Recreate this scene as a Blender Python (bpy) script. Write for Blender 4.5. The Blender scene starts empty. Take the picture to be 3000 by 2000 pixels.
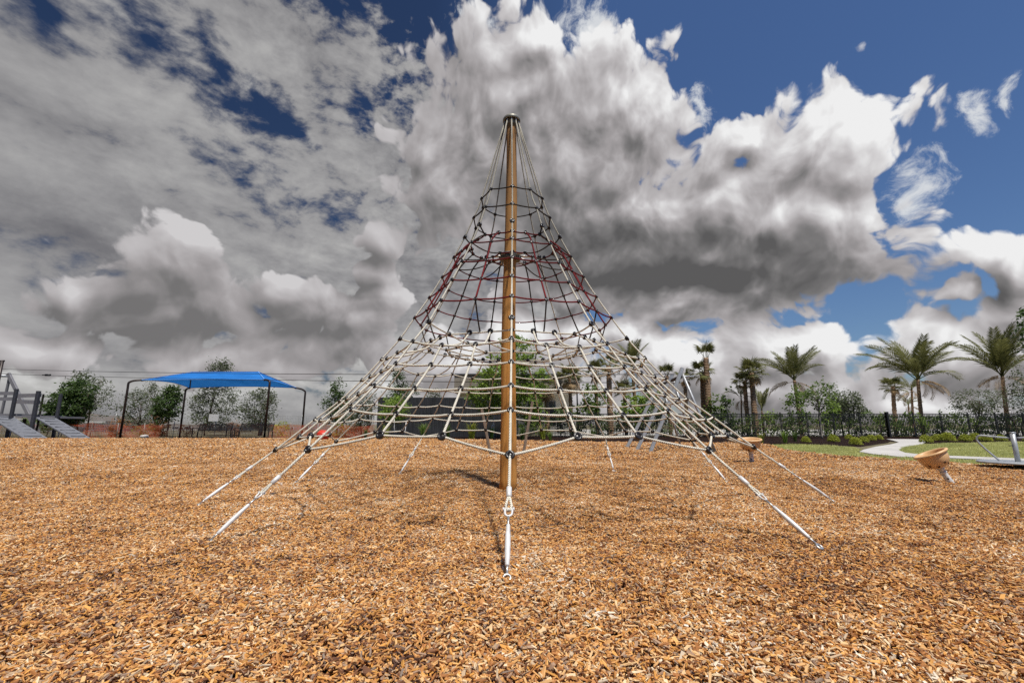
import bpy, bmesh, math, random
import numpy as np
from mathutils import Vector, Matrix, Quaternion

SC = bpy.context.scene
COL = SC.collection
rad = math.radians

# ------------------------------------------------------------------ camera
F_PX, PITCH, CAM_H = 1310.65, rad(10.558), 0.85      # focal length for a 3000 px wide frame, tilt, height
cam_d = bpy.data.cameras.new('camera'); cam = bpy.data.objects.new('camera', cam_d); COL.objects.link(cam)
cam.location = (0, 0, CAM_H); cam.rotation_euler = (math.pi / 2 + PITCH, 0, 0)
cam_d.sensor_fit = 'HORIZONTAL'; cam_d.sensor_width = 36; cam_d.lens = F_PX / 3000 * 36
cam_d.clip_start = 0.05; cam_d.clip_end = 3000
SC.camera = cam
CP, SP = math.cos(PITCH), math.sin(PITCH)

def ray(px, py):
    """direction of sight measured on the photograph (3000 x 2000), world axes"""
    x = (px - 1500) / F_PX; u = -(py - 1000) / F_PX
    return Vector((x, CP - u * SP, SP + u * CP))
def G(px, py, z=0.0):
    """where that line of sight meets the level z"""
    r = ray(px, py); s = (z - CAM_H) / r.z
    return Vector((r.x * s, r.y * s, z))
def P(px, py, Y):
    """where that line of sight meets the upright plane y = Y"""
    r = ray(px, py); s = Y / r.y
    return Vector((r.x * s, Y, CAM_H + r.z * s))

# ------------------------------------------------------------------ scene tree
def tag(o, label=None, cat=None, group=None, kind=None):
    if label: o['label'] = label
    if cat: o['category'] = cat
    if group: o['group'] = group
    if kind: o['kind'] = kind
    return o
def empty(name, loc=(0, 0, 0), rz=0, label=None, cat=None, group=None):
    o = bpy.data.objects.new(name, None); COL.objects.link(o)
    o.location = loc; o.rotation_euler = (0, 0, rz); o.empty_display_size = 0.1
    return tag(o, label, cat, group)
def copy_tree(o, parent=None):
    c = o.copy(); COL.objects.link(c); c.parent = parent
    for ch in list(o.children): copy_tree(ch, c)
    return c

# ------------------------------------------------------------------ mesh builder
class MB:
    def __init__(s): s.v = []; s.f = []; s.uv = []; s.m = []; s.sm = []
    def add(s, verts, faces, uvs=None, mat=0, smooth=False):
        b = len(s.v); s.v.extend([tuple(q) for q in verts])
        for i, fc in enumerate(faces):
            s.f.append(tuple(b + k for k in fc)); s.m.append(mat); s.sm.append(smooth)
            s.uv.append(uvs[i] if uvs else [(0, 0)] * len(fc))
        return s
    def box(s, c, size, rot=None, mat=0, taper=1.0):
        hx, hy, hz = size[0] / 2, size[1] / 2, size[2] / 2
        vs = [Vector((x * (hx if z < 0 else hx * taper), y * (hy if z < 0 else hy * taper), z * hz)) for z in (-1, 1) for y in (-1, 1) for x in (-1, 1)]
        if rot is not None: vs = [rot @ q for q in vs]
        vs = [q + Vector(c) for q in vs]
        return s.add(vs, [(0, 2, 3, 1), (4, 5, 7, 6), (0, 1, 5, 4), (2, 6, 7, 3), (0, 4, 6, 2), (1, 3, 7, 5)], None, mat)
    def beam(s, a, b, w, h, up=(0, 0, 1), mat=0, bevel=0.0):
        """rectangular bar from a to b, w across and h along 'up'"""
        a, b = Vector(a), Vector(b); d = (b - a); L = d.length; d.normalize()
        x = d.cross(Vector(up)); 
        if x.length < 1e-4: x = d.cross(Vector((1, 0, 0)))
        x.normalize(); z = x.cross(d).normalized()
        if bevel > 0:
            c = bevel; pr = [(-w/2+c, -h/2), (w/2-c, -h/2), (w/2, -h/2+c), (w/2, h/2-c), (w/2-c, h/2), (-w/2+c, h/2), (-w/2, h/2-c), (-w/2, -h/2+c)]
        else: pr = [(-w/2, -h/2), (w/2, -h/2), (w/2, h/2), (-w/2, h/2)]
        n = len(pr); vs = [a + x * p + z * q for p, q in pr] + [b + x * p + z * q for p, q in pr]
        fs = [(i, (i + 1) % n, n + (i + 1) % n, n + i) for i in range(n)] + [tuple(range(n - 1, -1, -1)), tuple(range(n, 2 * n))]
        return s.add(vs, fs, None, mat)
    def tube(s, pts, r, sides=8, mat=0, closed=False, caps=True, v0=0.0):
        """round tube along points; r is a number or a list; uv = (turn, metres)"""
        pts = [Vector(q) for q in pts]; n = len(pts)
        rr = r if hasattr(r, '__len__') else [r] * n
        T = []
        for i in range(n):
            a = pts[(i - 1) % n] if closed else pts[max(i - 1, 0)]
            b = pts[(i + 1) % n] if closed else pts[min(i + 1, n - 1)]
            t = (b - a); T.append(t.normalized() if t.length > 1e-9 else Vector((0, 0, 1)))
        ref = Vector((0, 0, 1)) if abs(T[0].z) < 0.9 else Vector((1, 0, 0))
        N = (ref - T[0] * ref.dot(T[0])).normalized(); rings = []; Ls = []; L = v0
        for i in range(n):
            if i:
                q = T[i - 1].rotation_difference(T[i]); N = (q @ N); N = (N - T[i] * N.dot(T[i])).normalized(); L += (pts[i] - pts[i - 1]).length
            B = T[i].cross(N); Ls.append(L)
            rings.append([pts[i] + (N * math.cos(2 * math.pi * k / sides) + B * math.sin(2 * math.pi * k / sides)) * rr[i] for k in range(sides)])
        vs = [q for rg in rings for q in rg]; fs = []; uv = []
        m = n if closed else n - 1
        for i in range(m):
            j = (i + 1) % n; lj = Ls[j] if j else Ls[i] + (pts[0] - pts[i]).length
            for k in range(sides):
                k2 = (k + 1) % sides
                fs.append((i * sides + k, i * sides + k2, j * sides + k2, j * sides + k))
                u0, u1 = k / sides, (k + 1) / sides
                uv.append([(u0, Ls[i]), (u1, Ls[i]), (u1, lj), (u0, lj)])
        b = len(s.v); s.add(vs, fs, uv, mat, True)
        if caps and not closed:
            for ring0 in (list(range(sides))[::-1], list(range((n - 1) * sides, n * sides))):
                s.f.append(tuple(b + k for k in ring0)); s.m.append(mat); s.sm.append(False); s.uv.append([(0, 0)] * sides)
        return s
    def lathe(s, prof, c=(0, 0, 0), axis=(0, 0, 1), sides=24, mat=0, smooth=True):
        """profile of (radius, height) turned about an axis through c"""
        ax = Vector(axis).normalized(); q = Vector((0, 0, 1)).rotation_difference(ax); c = Vector(c); vs = []; fs = []
        for r, h in prof:
            for k in range(sides):
                a = 2 * math.pi * k / sides
                vs.append(c + q @ Vector((r * math.cos(a), r * math.sin(a), h)))
        for i in range(len(prof) - 1):
            for k in range(sides):
                k2 = (k + 1) % sides
                fs.append((i * sides + k, i * sides + k2, (i + 1) * sides + k2, (i + 1) * sides + k))
        return s.add(vs, fs, None, mat, smooth)
    def torus(s, c, axis, R, r, n=14, m=8, mat=0, squash=1.0):
        ax = Vector(axis).normalized(); q = Vector((0, 0, 1)).rotation_difference(ax); c = Vector(c); vs = []; fs = []
        for i in range(n):
            a = 2 * math.pi * i / n
            for j in range(m):
                b = 2 * math.pi * j / m; rr = R + r * math.cos(b)
                vs.append(c + q @ Vector((rr * math.cos(a), rr * math.sin(a), r * math.sin(b) * squash)))
        for i in range(n):
            for j in range(m):
                i2, j2 = (i + 1) % n, (j + 1) % m
                fs.append((i * m + j, i2 * m + j, i2 * m + j2, i * m + j2))
        return s.add(vs, fs, None, mat, True)
    def ball(s, c, r, n=10, m=7, mat=0, scale=(1, 1, 1), q=None):
        c = Vector(c); vs = []; fs = []
        for j in range(1, m):
            th = math.pi * j / m
            for i in range(n):
                a = 2 * math.pi * i / n
                w = Vector((math.sin(th) * math.cos(a) * scale[0], math.sin(th) * math.sin(a) * scale[1], math.cos(th) * scale[2])) * r
                vs.append(c + (q @ w if q else w))
        top = Vector((0, 0, scale[2] * r)); vs.append(c + (q @ top if q else top)); vs.append(c - (q @ top if q else top))
        t, b = len(vs) - 2, len(vs) - 1
        for j in range(m - 2):
            for i in range(n):
                i2 = (i + 1) % n
                fs.append((j * n + i, (j + 1) * n + i, (j + 1) * n + i2, j * n + i2))
        for i in range(n):
            i2 = (i + 1) % n
            fs.append((t, i, i2)); fs.append((b, (m - 2) * n + i2, (m - 2) * n + i))
        return s.add(vs, fs, None, mat, True)
    def build(s, name, mats, parent=None, loc=None, origin=None):
        me = bpy.data.meshes.new(name)
        vs = s.v
        if origin is not None:
            o0 = Vector(origin); vs = [(q[0] - o0.x, q[1] - o0.y, q[2] - o0.z) for q in vs]
        me.from_pydata(vs, [], s.f)
        me.polygons.foreach_set('material_index', s.m); me.polygons.foreach_set('use_smooth', s.sm)
        ul = me.uv_layers.new(name='UVMap')
        flat = [c for f in s.uv for q in f for c in q]
        ul.data.foreach_set('uv', flat)
        for m in (mats if isinstance(mats, (list, tuple)) else [mats]): me.materials.append(m)
        me.update()
        o = bpy.data.objects.new(name, me); COL.objects.link(o)
        if parent: o.parent = parent
        if loc is not None: o.location = loc
        elif origin is not None and parent is None: o.location = origin
        return o

def smooth_pts(pts, per=4):
    """Catmull-Rom through points"""
    pts = [Vector(q) for q in pts]; out = []
    for i in range(len(pts) - 1):
        p0, p1, p2, p3 = pts[max(i - 1, 0)], pts[i], pts[i + 1], pts[min(i + 2, len(pts) - 1)]
        for k in range(per):
            t = k / per
            out.append(0.5 * ((2 * p1) + (p2 - p0) * t + (2 * p0 - 5 * p1 + 4 * p2 - p3) * t * t + (3 * p1 - p0 - 3 * p2 + p3) * t ** 3))
    out.append(pts[-1]); return out

# ------------------------------------------------------------------ materials
class NT:
    """small wrapper round a node tree"""
    def __init__(s, tree): s.t = tree; s.t.nodes.clear()
    def n(s, typ, **kw):
        nd = s.t.nodes.new(typ)
        for k, v in kw.items():
            if k == 'inp':
                for a, b in v.items():
                    sock = nd.inputs[a]
                    if isinstance(b, bpy.types.NodeSocket): s.t.links.new(b, sock)
                    else: sock.default_value = b
            else: setattr(nd, k, v)
        return nd
    def math(s, op, a, b=None, c=None, clamp=False):
        nd = s.t.nodes.new('ShaderNodeMath'); nd.operation = op; nd.use_clamp = clamp
        for i, q in enumerate((a, b, c)):
            if q is None: continue
            if isinstance(q, bpy.types.NodeSocket): s.t.links.new(q, nd.inputs[i])
            else: nd.inputs[i].default_value = q
        return nd.outputs[0]
    def vmath(s, op, a, b=None, scale=None):
        nd = s.t.nodes.new('ShaderNodeVectorMath'); nd.operation = op
        for i, q in enumerate((a, b)):
            if q is None: continue
            if isinstance(q, bpy.types.NodeSocket): s.t.links.new(q, nd.inputs[i])
            else: nd.inputs[i].default_value = q
        if scale is not None:
            if isinstance(scale, bpy.types.NodeSocket): s.t.links.new(scale, nd.inputs['Scale'])
            else: nd.inputs['Scale'].default_value = scale
        return nd.outputs['Value'] if op in ('LENGTH', 'DOT_PRODUCT', 'DISTANCE') else nd.outputs[0]
    def ramp(s, fac, stops, interp='LINEAR'):
        nd = s.t.nodes.new('ShaderNodeValToRGB'); cr = nd.color_ramp; cr.interpolation = interp
        while len(cr.elements) < len(stops): cr.elements.new(0.5)
        for e, (p, c) in zip(cr.elements, stops):
            e.position = p; e.color = (c[0], c[1], c[2], 1) if hasattr(c, '__len__') else (c, c, c, 1)
        s.t.links.new(fac, nd.inputs[0]); return nd.outputs[0]
    def mix(s, fac, a, b, blend='MIX'):
        nd = s.t.nodes.new('ShaderNodeMix'); nd.data_type = 'RGBA'; nd.blend_type = blend
        for i, q in ((0, fac), (6, a), (7, b)):
            if isinstance(q, bpy.types.NodeSocket): s.t.links.new(q, nd.inputs[i])
            elif i == 0: nd.inputs[0].default_value = q
            else: nd.inputs[i].default_value = (*q, 1) if len(q) == 3 else q
        return nd.outputs[2]
    def maprange(s, v, a, b, c=0.0, d=1.0, smooth=False):
        nd = s.t.nodes.new('ShaderNodeMapRange'); nd.clamp = True
        if smooth: nd.interpolation_type = 'SMOOTHSTEP'
        s.t.links.new(v, nd.inputs[0])
        for i, q in enumerate((a, b, c, d)): nd.inputs[i + 1].default_value = q
        return nd.outputs[0]

def noise_3d(g, vec, scale, detail=4, rough=0.55, out='Fac', dist=0.0):
    nd = g.n('ShaderNodeTexNoise', inp={'Scale': scale, 'Detail': detail, 'Roughness': rough, 'Distortion': dist})
    if vec is not None: g.t.links.new(vec, nd.inputs['Vector'])
    return nd.outputs[out]

noise = noise_3d
def new_mat(name):
    m = bpy.data.materials.new(name); m.use_nodes = True
    g = NT(m.node_tree); out = g.n('ShaderNodeOutputMaterial')
    return m, g, out
def pmat(name, col, rough=0.5, metal=0.0, var=0.25, scale=6.0, bump=0.0, bscale=40.0, dirt=None, spec=0.5, stretch=None):
    """principled paint, metal, wood ... with mottled colour and a little relief"""
    m, g, out = new_mat(name)
    tc = g.n('ShaderNodeTexCoord').outputs['Object']
    if stretch: tc = g.vmath('MULTIPLY', tc, stretch)
    f = noise(g, tc, scale, 5, 0.6)
    lo = [c * (1 - var) for c in col]; hi = [min(1, c * (1 + var)) for c in col]
    c = g.ramp(f, [(0.3, lo), (0.7, hi)])
    if dirt:
        f2 = noise(g, tc, scale * 0.45, 6, 0.7)
        c = g.mix(g.maprange(f2, 0.52, 0.72), c, dirt)
    b = g.n('ShaderNodeBsdfPrincipled', inp={'Base Color': c, 'Metallic': metal, 'Specular IOR Level': spec})
    g.t.links.new(g.maprange(noise(g, tc, scale * 2.3, 3), 0.3, 0.7, max(0.05, rough - 0.1), min(1, rough + 0.12)), b.inputs['Roughness'])
    if bump > 0:
        bp = g.n('ShaderNodeBump', inp={'Strength': bump, 'Distance': 0.01, 'Height': noise(g, tc, bscale, 5, 0.65)})
        g.t.links.new(bp.outputs[0], b.inputs['Normal'])
    g.t.links.new(b.outputs[0], out.inputs[0]); return m
def rope_mat(name, col, dark=0.38, pitch=0.018):
    m, g, out = new_mat(name)
    uv = g.n('ShaderNodeUVMap').outputs[0]
    sx = g.n('ShaderNodeSeparateXYZ', inp={0: uv})
    ph = g.math('FRACT', g.math('ADD', g.math('MULTIPLY', sx.outputs[0], 3.0), g.math('DIVIDE', sx.outputs[1], pitch)))
    lobe = g.math('SINE', g.math('MULTIPLY', ph, math.pi))
    tc = g.n('ShaderNodeTexCoord').outputs['Object']
    f = noise(g, tc, 9, 5, 0.65)
    base = g.ramp(f, [(0.3, [c * 0.72 for c in col]), (0.7, [min(1, c * 1.12) for c in col])])
    c = g.mix(g.maprange(lobe, 0.05, 0.65), [q * dark for q in col], base)
    hz = g.n('ShaderNodeSeparateXYZ', inp={0: tc}).outputs[2]           # darker towards the top: dimness against the bright sky, painted into the colour
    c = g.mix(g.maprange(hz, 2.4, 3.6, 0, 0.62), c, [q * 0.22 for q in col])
    b = g.n('ShaderNodeBsdfPrincipled', inp={'Base Color': c, 'Roughness': 0.75, 'Specular IOR Level': 0.25})
    bp = g.n('ShaderNodeBump', inp={'Strength': 0.9, 'Distance': 0.006, 'Height': lobe})
    g.t.links.new(bp.outputs[0], b.inputs['Normal'])
    g.t.links.new(b.outputs[0], out.inputs[0]); return m
def leaf_mat(name, a, b_, scale=3.0, trans=0.35):
    a, b_ = [q * 1.25 for q in a], [q * 1.25 for q in b_]
    m, g, out = new_mat(name)
    tc = g.n('ShaderNodeTexCoord').outputs['Object']
    oi = g.n('ShaderNodeObjectInfo').outputs['Random']
    f = noise(g, g.vmath('ADD', tc, None), scale, 3, 0.6)
    f2 = noise(g, tc, scale * 9, 2, 0.5)
    f = g.math('ADD', g.math('MULTIPLY', f, 0.6), g.math('MULTIPLY', f2, 0.4))
    c = g.ramp(f, [(0.32, a), (0.66, b_)])
    d = g.n('ShaderNodeBsdfPrincipled', inp={'Base Color': c, 'Roughness': 0.55, 'Specular IOR Level': 0.3})
    t = g.n('ShaderNodeBsdfTranslucent', inp={'Color': g.mix(0.5, c, [min(1, q * 1.6) for q in b_])})
    ms = g.n('ShaderNodeMixShader', inp={0: trans})
    g.t.links.new(d.outputs[0], ms.inputs[1]); g.t.links.new(t.outputs[0], ms.inputs[2])
    g.t.links.new(ms.outputs[0], out.inputs[0]); return m
# ------------------------------------------------------------------ sky, sun
SUN_DIR = Vector((0.18, -0.38, 1.0)).normalized()            # towards the sun: nearly overhead, a little behind and to the right
sun_el = math.asin(SUN_DIR.z); sun_az = math.atan2(SUN_DIR.x, SUN_DIR.y)
sd = bpy.data.lights.new('sun', 'SUN'); so = bpy.data.objects.new('sun', sd); COL.objects.link(so)
sd.energy = 4.6; sd.angle = rad(3.0); sd.color = (1.0, 0.95, 0.87)
so.location = (20, -20, 60); so.rotation_euler = (-SUN_DIR).to_track_quat('-Z', 'Y').to_euler()

W = bpy.data.worlds.new('World'); SC.world = W; W.use_nodes = True
g = NT(W.node_tree); wout = g.n('ShaderNodeOutputWorld')
sky = g.n('ShaderNodeTexSky'); sky.sky_type = 'NISHITA'; sky.sun_disc = False
sky.sun_elevation = sun_el; sky.sun_rotation = sun_az; sky.air_density = 1.3; sky.dust_density = 0.3; sky.ozone_density = 3.0
d = g.n('ShaderNodeTexCoord').outputs['Generated']
sx = g.n('ShaderNodeSeparateXYZ', inp={0: g.vmath('NORMALIZE', d)})
az = g.math('ARCTAN2', sx.outputs[0], sx.outputs[1]); el = g.math('ARCSINE', sx.outputs[2])
q = g.n('ShaderNodeCombineXYZ', inp={0: az, 1: el, 2: 0.0}).outputs[0]      # sky position: azimuth, elevation

def noise(g, vec, scale, detail=4, rough=0.55, out='Fac', dist=0.0):
    nd = g.n('ShaderNodeTexNoise', noise_dimensions='2D', inp={'Vector': vec, 'Scale': scale, 'Detail': detail, 'Roughness': rough, 'Distortion': dist}); return nd.outputs[out]
def azel(px, py):
    r = ray(px, py).normalized(); return math.atan2(r.x, r.y), math.asin(r.z)
ROT = {}
def turned(gg, vec, deg):
    """the sky position turned by a few degrees (shared between blobs)"""
    if deg == 0: return vec
    key = (id(gg), vec.as_pointer(), deg)
    if key not in ROT:
        c_, s_ = math.cos(rad(deg)), math.sin(rad(deg))
        ROT[key] = gg.n('ShaderNodeCombineXYZ', inp={0: gg.vmath('DOT_PRODUCT', vec, (c_, -s_, 0)), 1: gg.vmath('DOT_PRODUCT', vec, (s_, c_, 0)), 2: 0.0}).outputs[0]
    return ROT[key]
def blob_len(gg, vec, b):
    x, y, rx, ry = b[:4]; rot = b[4] if len(b) > 4 else 0
    a0, e0 = azel(x, y)
    a1, _ = azel(x + rx, y); a2, _ = azel(x - rx, y); _, e1 = azel(x, y - ry); _, e2 = azel(x, y + ry)
    ix, iy = 2 / (a1 - a2), 2 / (e1 - e2); c_, s_ = math.cos(rad(rot)), math.sin(rad(rot))
    ca, ce = a0 * c_ - e0 * s_, a0 * s_ + e0 * c_
    nd = gg.t.nodes.new('ShaderNodeVectorMath'); nd.operation = 'MULTIPLY_ADD'
    gg.t.links.new(turned(gg, vec, rot), nd.inputs[0]); nd.inputs[1].default_value = (ix, iy, 0); nd.inputs[2].default_value = (-ca * ix, -ce * iy, 0)
    return gg.vmath('LENGTH', nd.outputs[0])
def blob(gg, vec, b):
    """soft ellipse (x, y, rx, ry, tilt, weight): weight at its middle, 0 on its rim, negative outside"""
    wgt = b[5] if len(b) > 5 else 1.0
    o = gg.math('SUBTRACT', 1.0, blob_len(gg, vec, b))
    return gg.math('MULTIPLY', o, wgt) if wgt != 1.0 else o
def union(gg, vec, blobs, soft=0.15):
    cur = None
    for b in blobs:
        o = blob(gg, vec, b)
        if cur is None: cur = o
        else:
            nd = gg.n('ShaderNodeMath', operation='SMOOTH_MAX'); gg.t.links.new(cur, nd.inputs[0]); gg.t.links.new(o, nd.inputs[1]); nd.inputs[2].default_value = soft
            cur = nd.outputs[0]
    return cur
def gsum(gg, vec, blobs):
    """sum of soft bumps exp(-2 r^2) * weight"""
    cur = None
    for b in blobs:
        L = blob_len(gg, vec, b)
        o = gg.math('MULTIPLY', gg.math('EXPONENT', gg.math('MULTIPLY', gg.math('MULTIPLY', L, L), -2.0)), b[5])
        cur = o if cur is None else gg.math('ADD', cur, o)
    return cur

# cumulus: x, y, rx, ry (, tilt, weight) on the sky
CUMULUS = [
    # tall middle cloud
    (1500, 270, 250, 230), (1400, 420, 250, 220), (1560, 120, 100, 90), (1770, 300, 230, 190), (1890, 360, 150, 150), (1300, 560, 160, 160), (1640, 480, 330, 220), (1460, 190, 130, 120), (1250, 430, 110, 130),
    # large right cloud
    (2350, 460, 290, 190), (2440, 480, 240, 170), (2250, 640, 330, 200), (2080, 740, 300, 140), (1700, 470, 280, 240), (2480, 400, 160, 120), (2500, 500, 140, 125), (2120, 600, 300, 190), (1900, 640, 330, 200), (1800, 780, 360, 150), (2250, 720, 380, 190, 18),
    (2020, 860, 330, 90, 10), (2420, 620, 240, 160), (2200, 430, 130, 100), (1660, 640, 260, 260), (2250, 830, 170, 80, 20), (2000, 890, 200, 60), (1700, 840, 260, 80), (2100, 500, 160, 120), (1960, 640, 300, 200),
    # right middle
    (2860, 745, 170, 75), (3000, 780, 170, 120), (2800, 850, 80, 60), (2970, 900, 140, 70),
    # low white bank on the right
    (1650, 1010, 190, 110), (1850, 1000, 130, 90), (2000, 1080, 210, 110), (2230, 1040, 130, 110), (2330, 1010, 150, 80), (2420, 1000, 130, 85), (2240, 1160, 330, 110), (2700, 1010, 170, 90), (2860, 1040, 240, 120), (2700, 1180, 420, 90), (1500, 1000, 140, 90), (1350, 1080, 200, 90), (1480, 1180, 400, 90),
    # left heaps
    (500, 780, 190, 130), (560, 720, 110, 90), (390, 840, 210, 130), (200, 860, 120, 90), (600, 880, 190, 110), (420, 930, 300, 80),
    (900, 920, 170, 90), (1060, 930, 130, 100), (1000, 1010, 260, 80), (1095, 730, 62, 66), (1100, 800, 70, 60), (1120, 860, 90, 70), (830, 870, 100, 60), (150, 1040, 260, 70), (700, 1060, 260, 60),
]
WISPS = [(1740, 90, 110, 120, 30), (2060, 330, 50, 110, 0), (2870, 330, 90, 100, 20), (2980, 300, 60, 90, 0), (2680, 560, 100, 120, 25), (1690, 200, 60, 80), (1400, 60, 90, 60), (2960, 1010, 80, 40)]
# where the clouds are in their own shade (+ darker) or catch light (-)
SHADE = [
    (480, 880, 460, 200, 0, .30), (1000, 900, 330, 190, 0, .30), (2080, 810, 500, 90, 14, .36), (1700, 800, 300, 80, 0, .2), (2000, 1160, 900, 50, 0, .18), (1700, 620, 520, 330, 0, .10), (150, 1040, 300, 60, 0, .1),
    (1990, 830, 480, 95, 6, .75), (2330, 740, 330, 75, 22, .62), (1720, 690, 330, 150, 0, .45), (1500, 600, 260, 110, 0, .28), (1450, 440, 220, 100, 0, .22), (2080, 700, 170, 60, 20, .25),
    (470, 950, 300, 70, 0, .70), (600, 830, 160, 90, 0, .42), (400, 890, 200, 70, 0, .3), (980, 1000, 330, 60, 0, .45), (1100, 780, 90, 120, 0, .52), (900, 910, 160, 80, 0, .38), (120, 1000, 200, 40, 0, .35), (650, 760, 80, 60, 0, .35), (720, 1060, 200, 45, 0, .4),
    (2900, 870, 220, 50, 0, .34), (2280, 1180, 150, 40, 0, .35), (2960, 800, 120, 60, 0, .25), (1250, 640, 130, 90, 0, .3), (1330, 180, 120, 120, 0, .25), (1500, 300, 300, 200, 0, .12),
    (2560, 400, 240, 190, 0, -.50), (2420, 330, 220, 90, 10, -.42), (2200, 500, 160, 110, 0, -.1), (2290, 600, 200, 70, -8, -.18), (1880, 250, 160, 90, 0, -.25), (1570, 130, 110, 90, 0, -.1), (400, 730, 180, 70, -20, -.35), (230, 840, 110, 60, 0, -.25), (1080, 930, 110, 60, 0, -.15), (520, 660, 130, 50, 0, -.1),
    (1850, 1040, 700, 110, 0, -.30), (2560, 1010, 300, 90, 0, -.32), (2800, 690, 140, 70, 0, -.28), (1400, 1010, 230, 100, 0, -.35), (1700, 550, 150, 60, 0, -.12), (2900, 320, 160, 110, 0, -.5), (1740, 90, 120, 140, 0, -.15), (190, 1080, 200, 50, 0, -.22), (840, 1090, 110, 40, 0, -.3), (2460, 620, 110, 60, 0, -.12),
]
# thin high layer on the left, and the blue gaps through it
LAYER = [(150, 300, 800, 420), (500, 700, 1300, 430), (820, 120, 560, 240), (1100, 430, 420, 330), (300, 1100, 1600, 330), (1250, 1150, 900, 260), (2300, 1230, 1100, 130), (1050, 900, 480, 300), (1350, 700, 330, 420), (1500, 950, 300, 200), (1250, 850, 380, 260, 0, 1.5)]
GAPS = [(120, 25, 260, 50, 8, .8), (400, 60, 240, 60, 12, .7), (620, 160, 190, 45, 28, .75), (780, 270, 130, 50, 35, .85), (880, 390, 130, 55, 20, .9), (1070, 370, 130, 70, 15, 1.05), (1280, 120, 160, 110, 0, 1.3), (1180, 40, 120, 60, 0, .5), (1150, 300, 100, 70, 20, .7), (1390, 20, 160, 60, 0, 1.2), (90, 430, 160, 40, 12, .55), (1070, 560, 120, 60, 0, .25), (640, 90, 120, 60, 30, .6)]

def cloud_group():
    t = bpy.data.node_groups.new('cloud_field', 'ShaderNodeTree')
    t.interface.new_socket('p', in_out='INPUT', socket_type='NodeSocketVector')
    for nm in ('density', 'body'): t.interface.new_socket(nm, in_out='OUTPUT', socket_type='NodeSocketFloat')
    gg = NT(t); gi = gg.n('NodeGroupInput'); go = gg.n('NodeGroupOutput'); p = gi.outputs[0]
    wv = noise(gg, p, 6.5, 2.2, 0.5, 'Color')
    p2 = gg.vmath('ADD', p, gg.vmath('MULTIPLY', gg.vmath('SUBTRACT', wv, (.5, .5, .5)), (0.11, 0.085, 0)))
    b = union(gg, p2, CUMULUS, 0.18)
    vo = gg.n('ShaderNodeTexVoronoi', feature='F1', voronoi_dimensions='2D', inp={'Vector': p2, 'Scale': 12.0, 'Detail': 2.4, 'Roughness': 0.5, 'Lacunarity': 2.2})
    puff = gg.math('SUBTRACT', 0.75, vo.outputs['Distance'])
    fb = noise(gg, p2, 26.0, 6, 0.62)
    dens = gg.math('ADD', gg.math('ADD', b, 0.40), gg.math('ADD', gg.math('MULTIPLY', gg.math('SUBTRACT', puff, 0.42), 0.72), gg.math('MULTIPLY', gg.math('SUBTRACT', fb, 0.5), 0.42)))
    gg.t.links.new(dens, go.inputs[0]); body = gg.math('ADD', b, gg.math('ADD', gg.math('MULTIPLY', gg.math('SUBTRACT', puff, 0.42), 0.50), gg.math('MULTIPLY', gg.math('SUBTRACT', fb, 0.5), 0.10)))
    gg.t.links.new(body, go.inputs[1])
    return t
CG = cloud_group()
def field(vec):
    nd = g.n('ShaderNodeGroup'); nd.node_tree = CG; g.t.links.new(vec, nd.inputs[0]); return nd.outputs
f0 = field(q); f1 = field(g.vmath('ADD', q, (0.018, 0.034, 0)))
dens = f0[0]
# thickness is capped so that the inner relief of a thick cloud stays gentle
cap = lambda o: g.math('MINIMUM', o, 1.3)
relief = g.math('SUBTRACT', cap(f0[1]), cap(f1[1]))
alpha = g.maprange(dens, 0.03, 0.25, 0, 1, True)
wob = g.vmath('ADD', q, g.vmath('MULTIPLY', g.vmath('SUBTRACT', noise(g, q, 7.0, 2, 0.5, 'Color'), (.5, .5, .5)), (0.11, 0.09, 0)))
wob2 = g.vmath('ADD', q, g.vmath('MULTIPLY', g.vmath('SUBTRACT', noise(g, q, 5.0, 3, 0.5, 'Color'), (.5, .5, .5)), (0.05, 0.03, 0)))
shade = gsum(g, wob2, SHADE)
lum = g.math('ADD', 0.545, g.math('MULTIPLY', relief, 0.62))
lum = g.math('ADD', lum, g.math('MULTIPLY', g.math('SUBTRACT', noise(g, wob2, 7.0, 5, 0.58), 0.5), 0.36))
lum = g.math('SUBTRACT', lum, g.math('MULTIPLY', shade, 0.62))
edge = g.math('SUBTRACT', 1.0, g.maprange(dens, 0.1, 0.7, 0, 1, True))
lum = g.math('ADD', lum, g.math('MULTIPLY', edge, 0.10), clamp=True)
calm = g.maprange(az, -0.28, -0.02, 0.60, 1.0, True)
lum = g.math('ADD', g.math('MULTIPLY', g.math('SUBTRACT', lum, 0.50), calm), 0.50)
ccol = g.ramp(lum, [(0.0, (0.105, 0.103, 0.104)), (0.25, (0.19, 0.184, 0.185)), (0.5, (0.355, 0.335, 0.340)), (0.75, (0.56, 0.54, 0.548)), (1.0, (0.86, 0.86, 0.86))])
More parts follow.
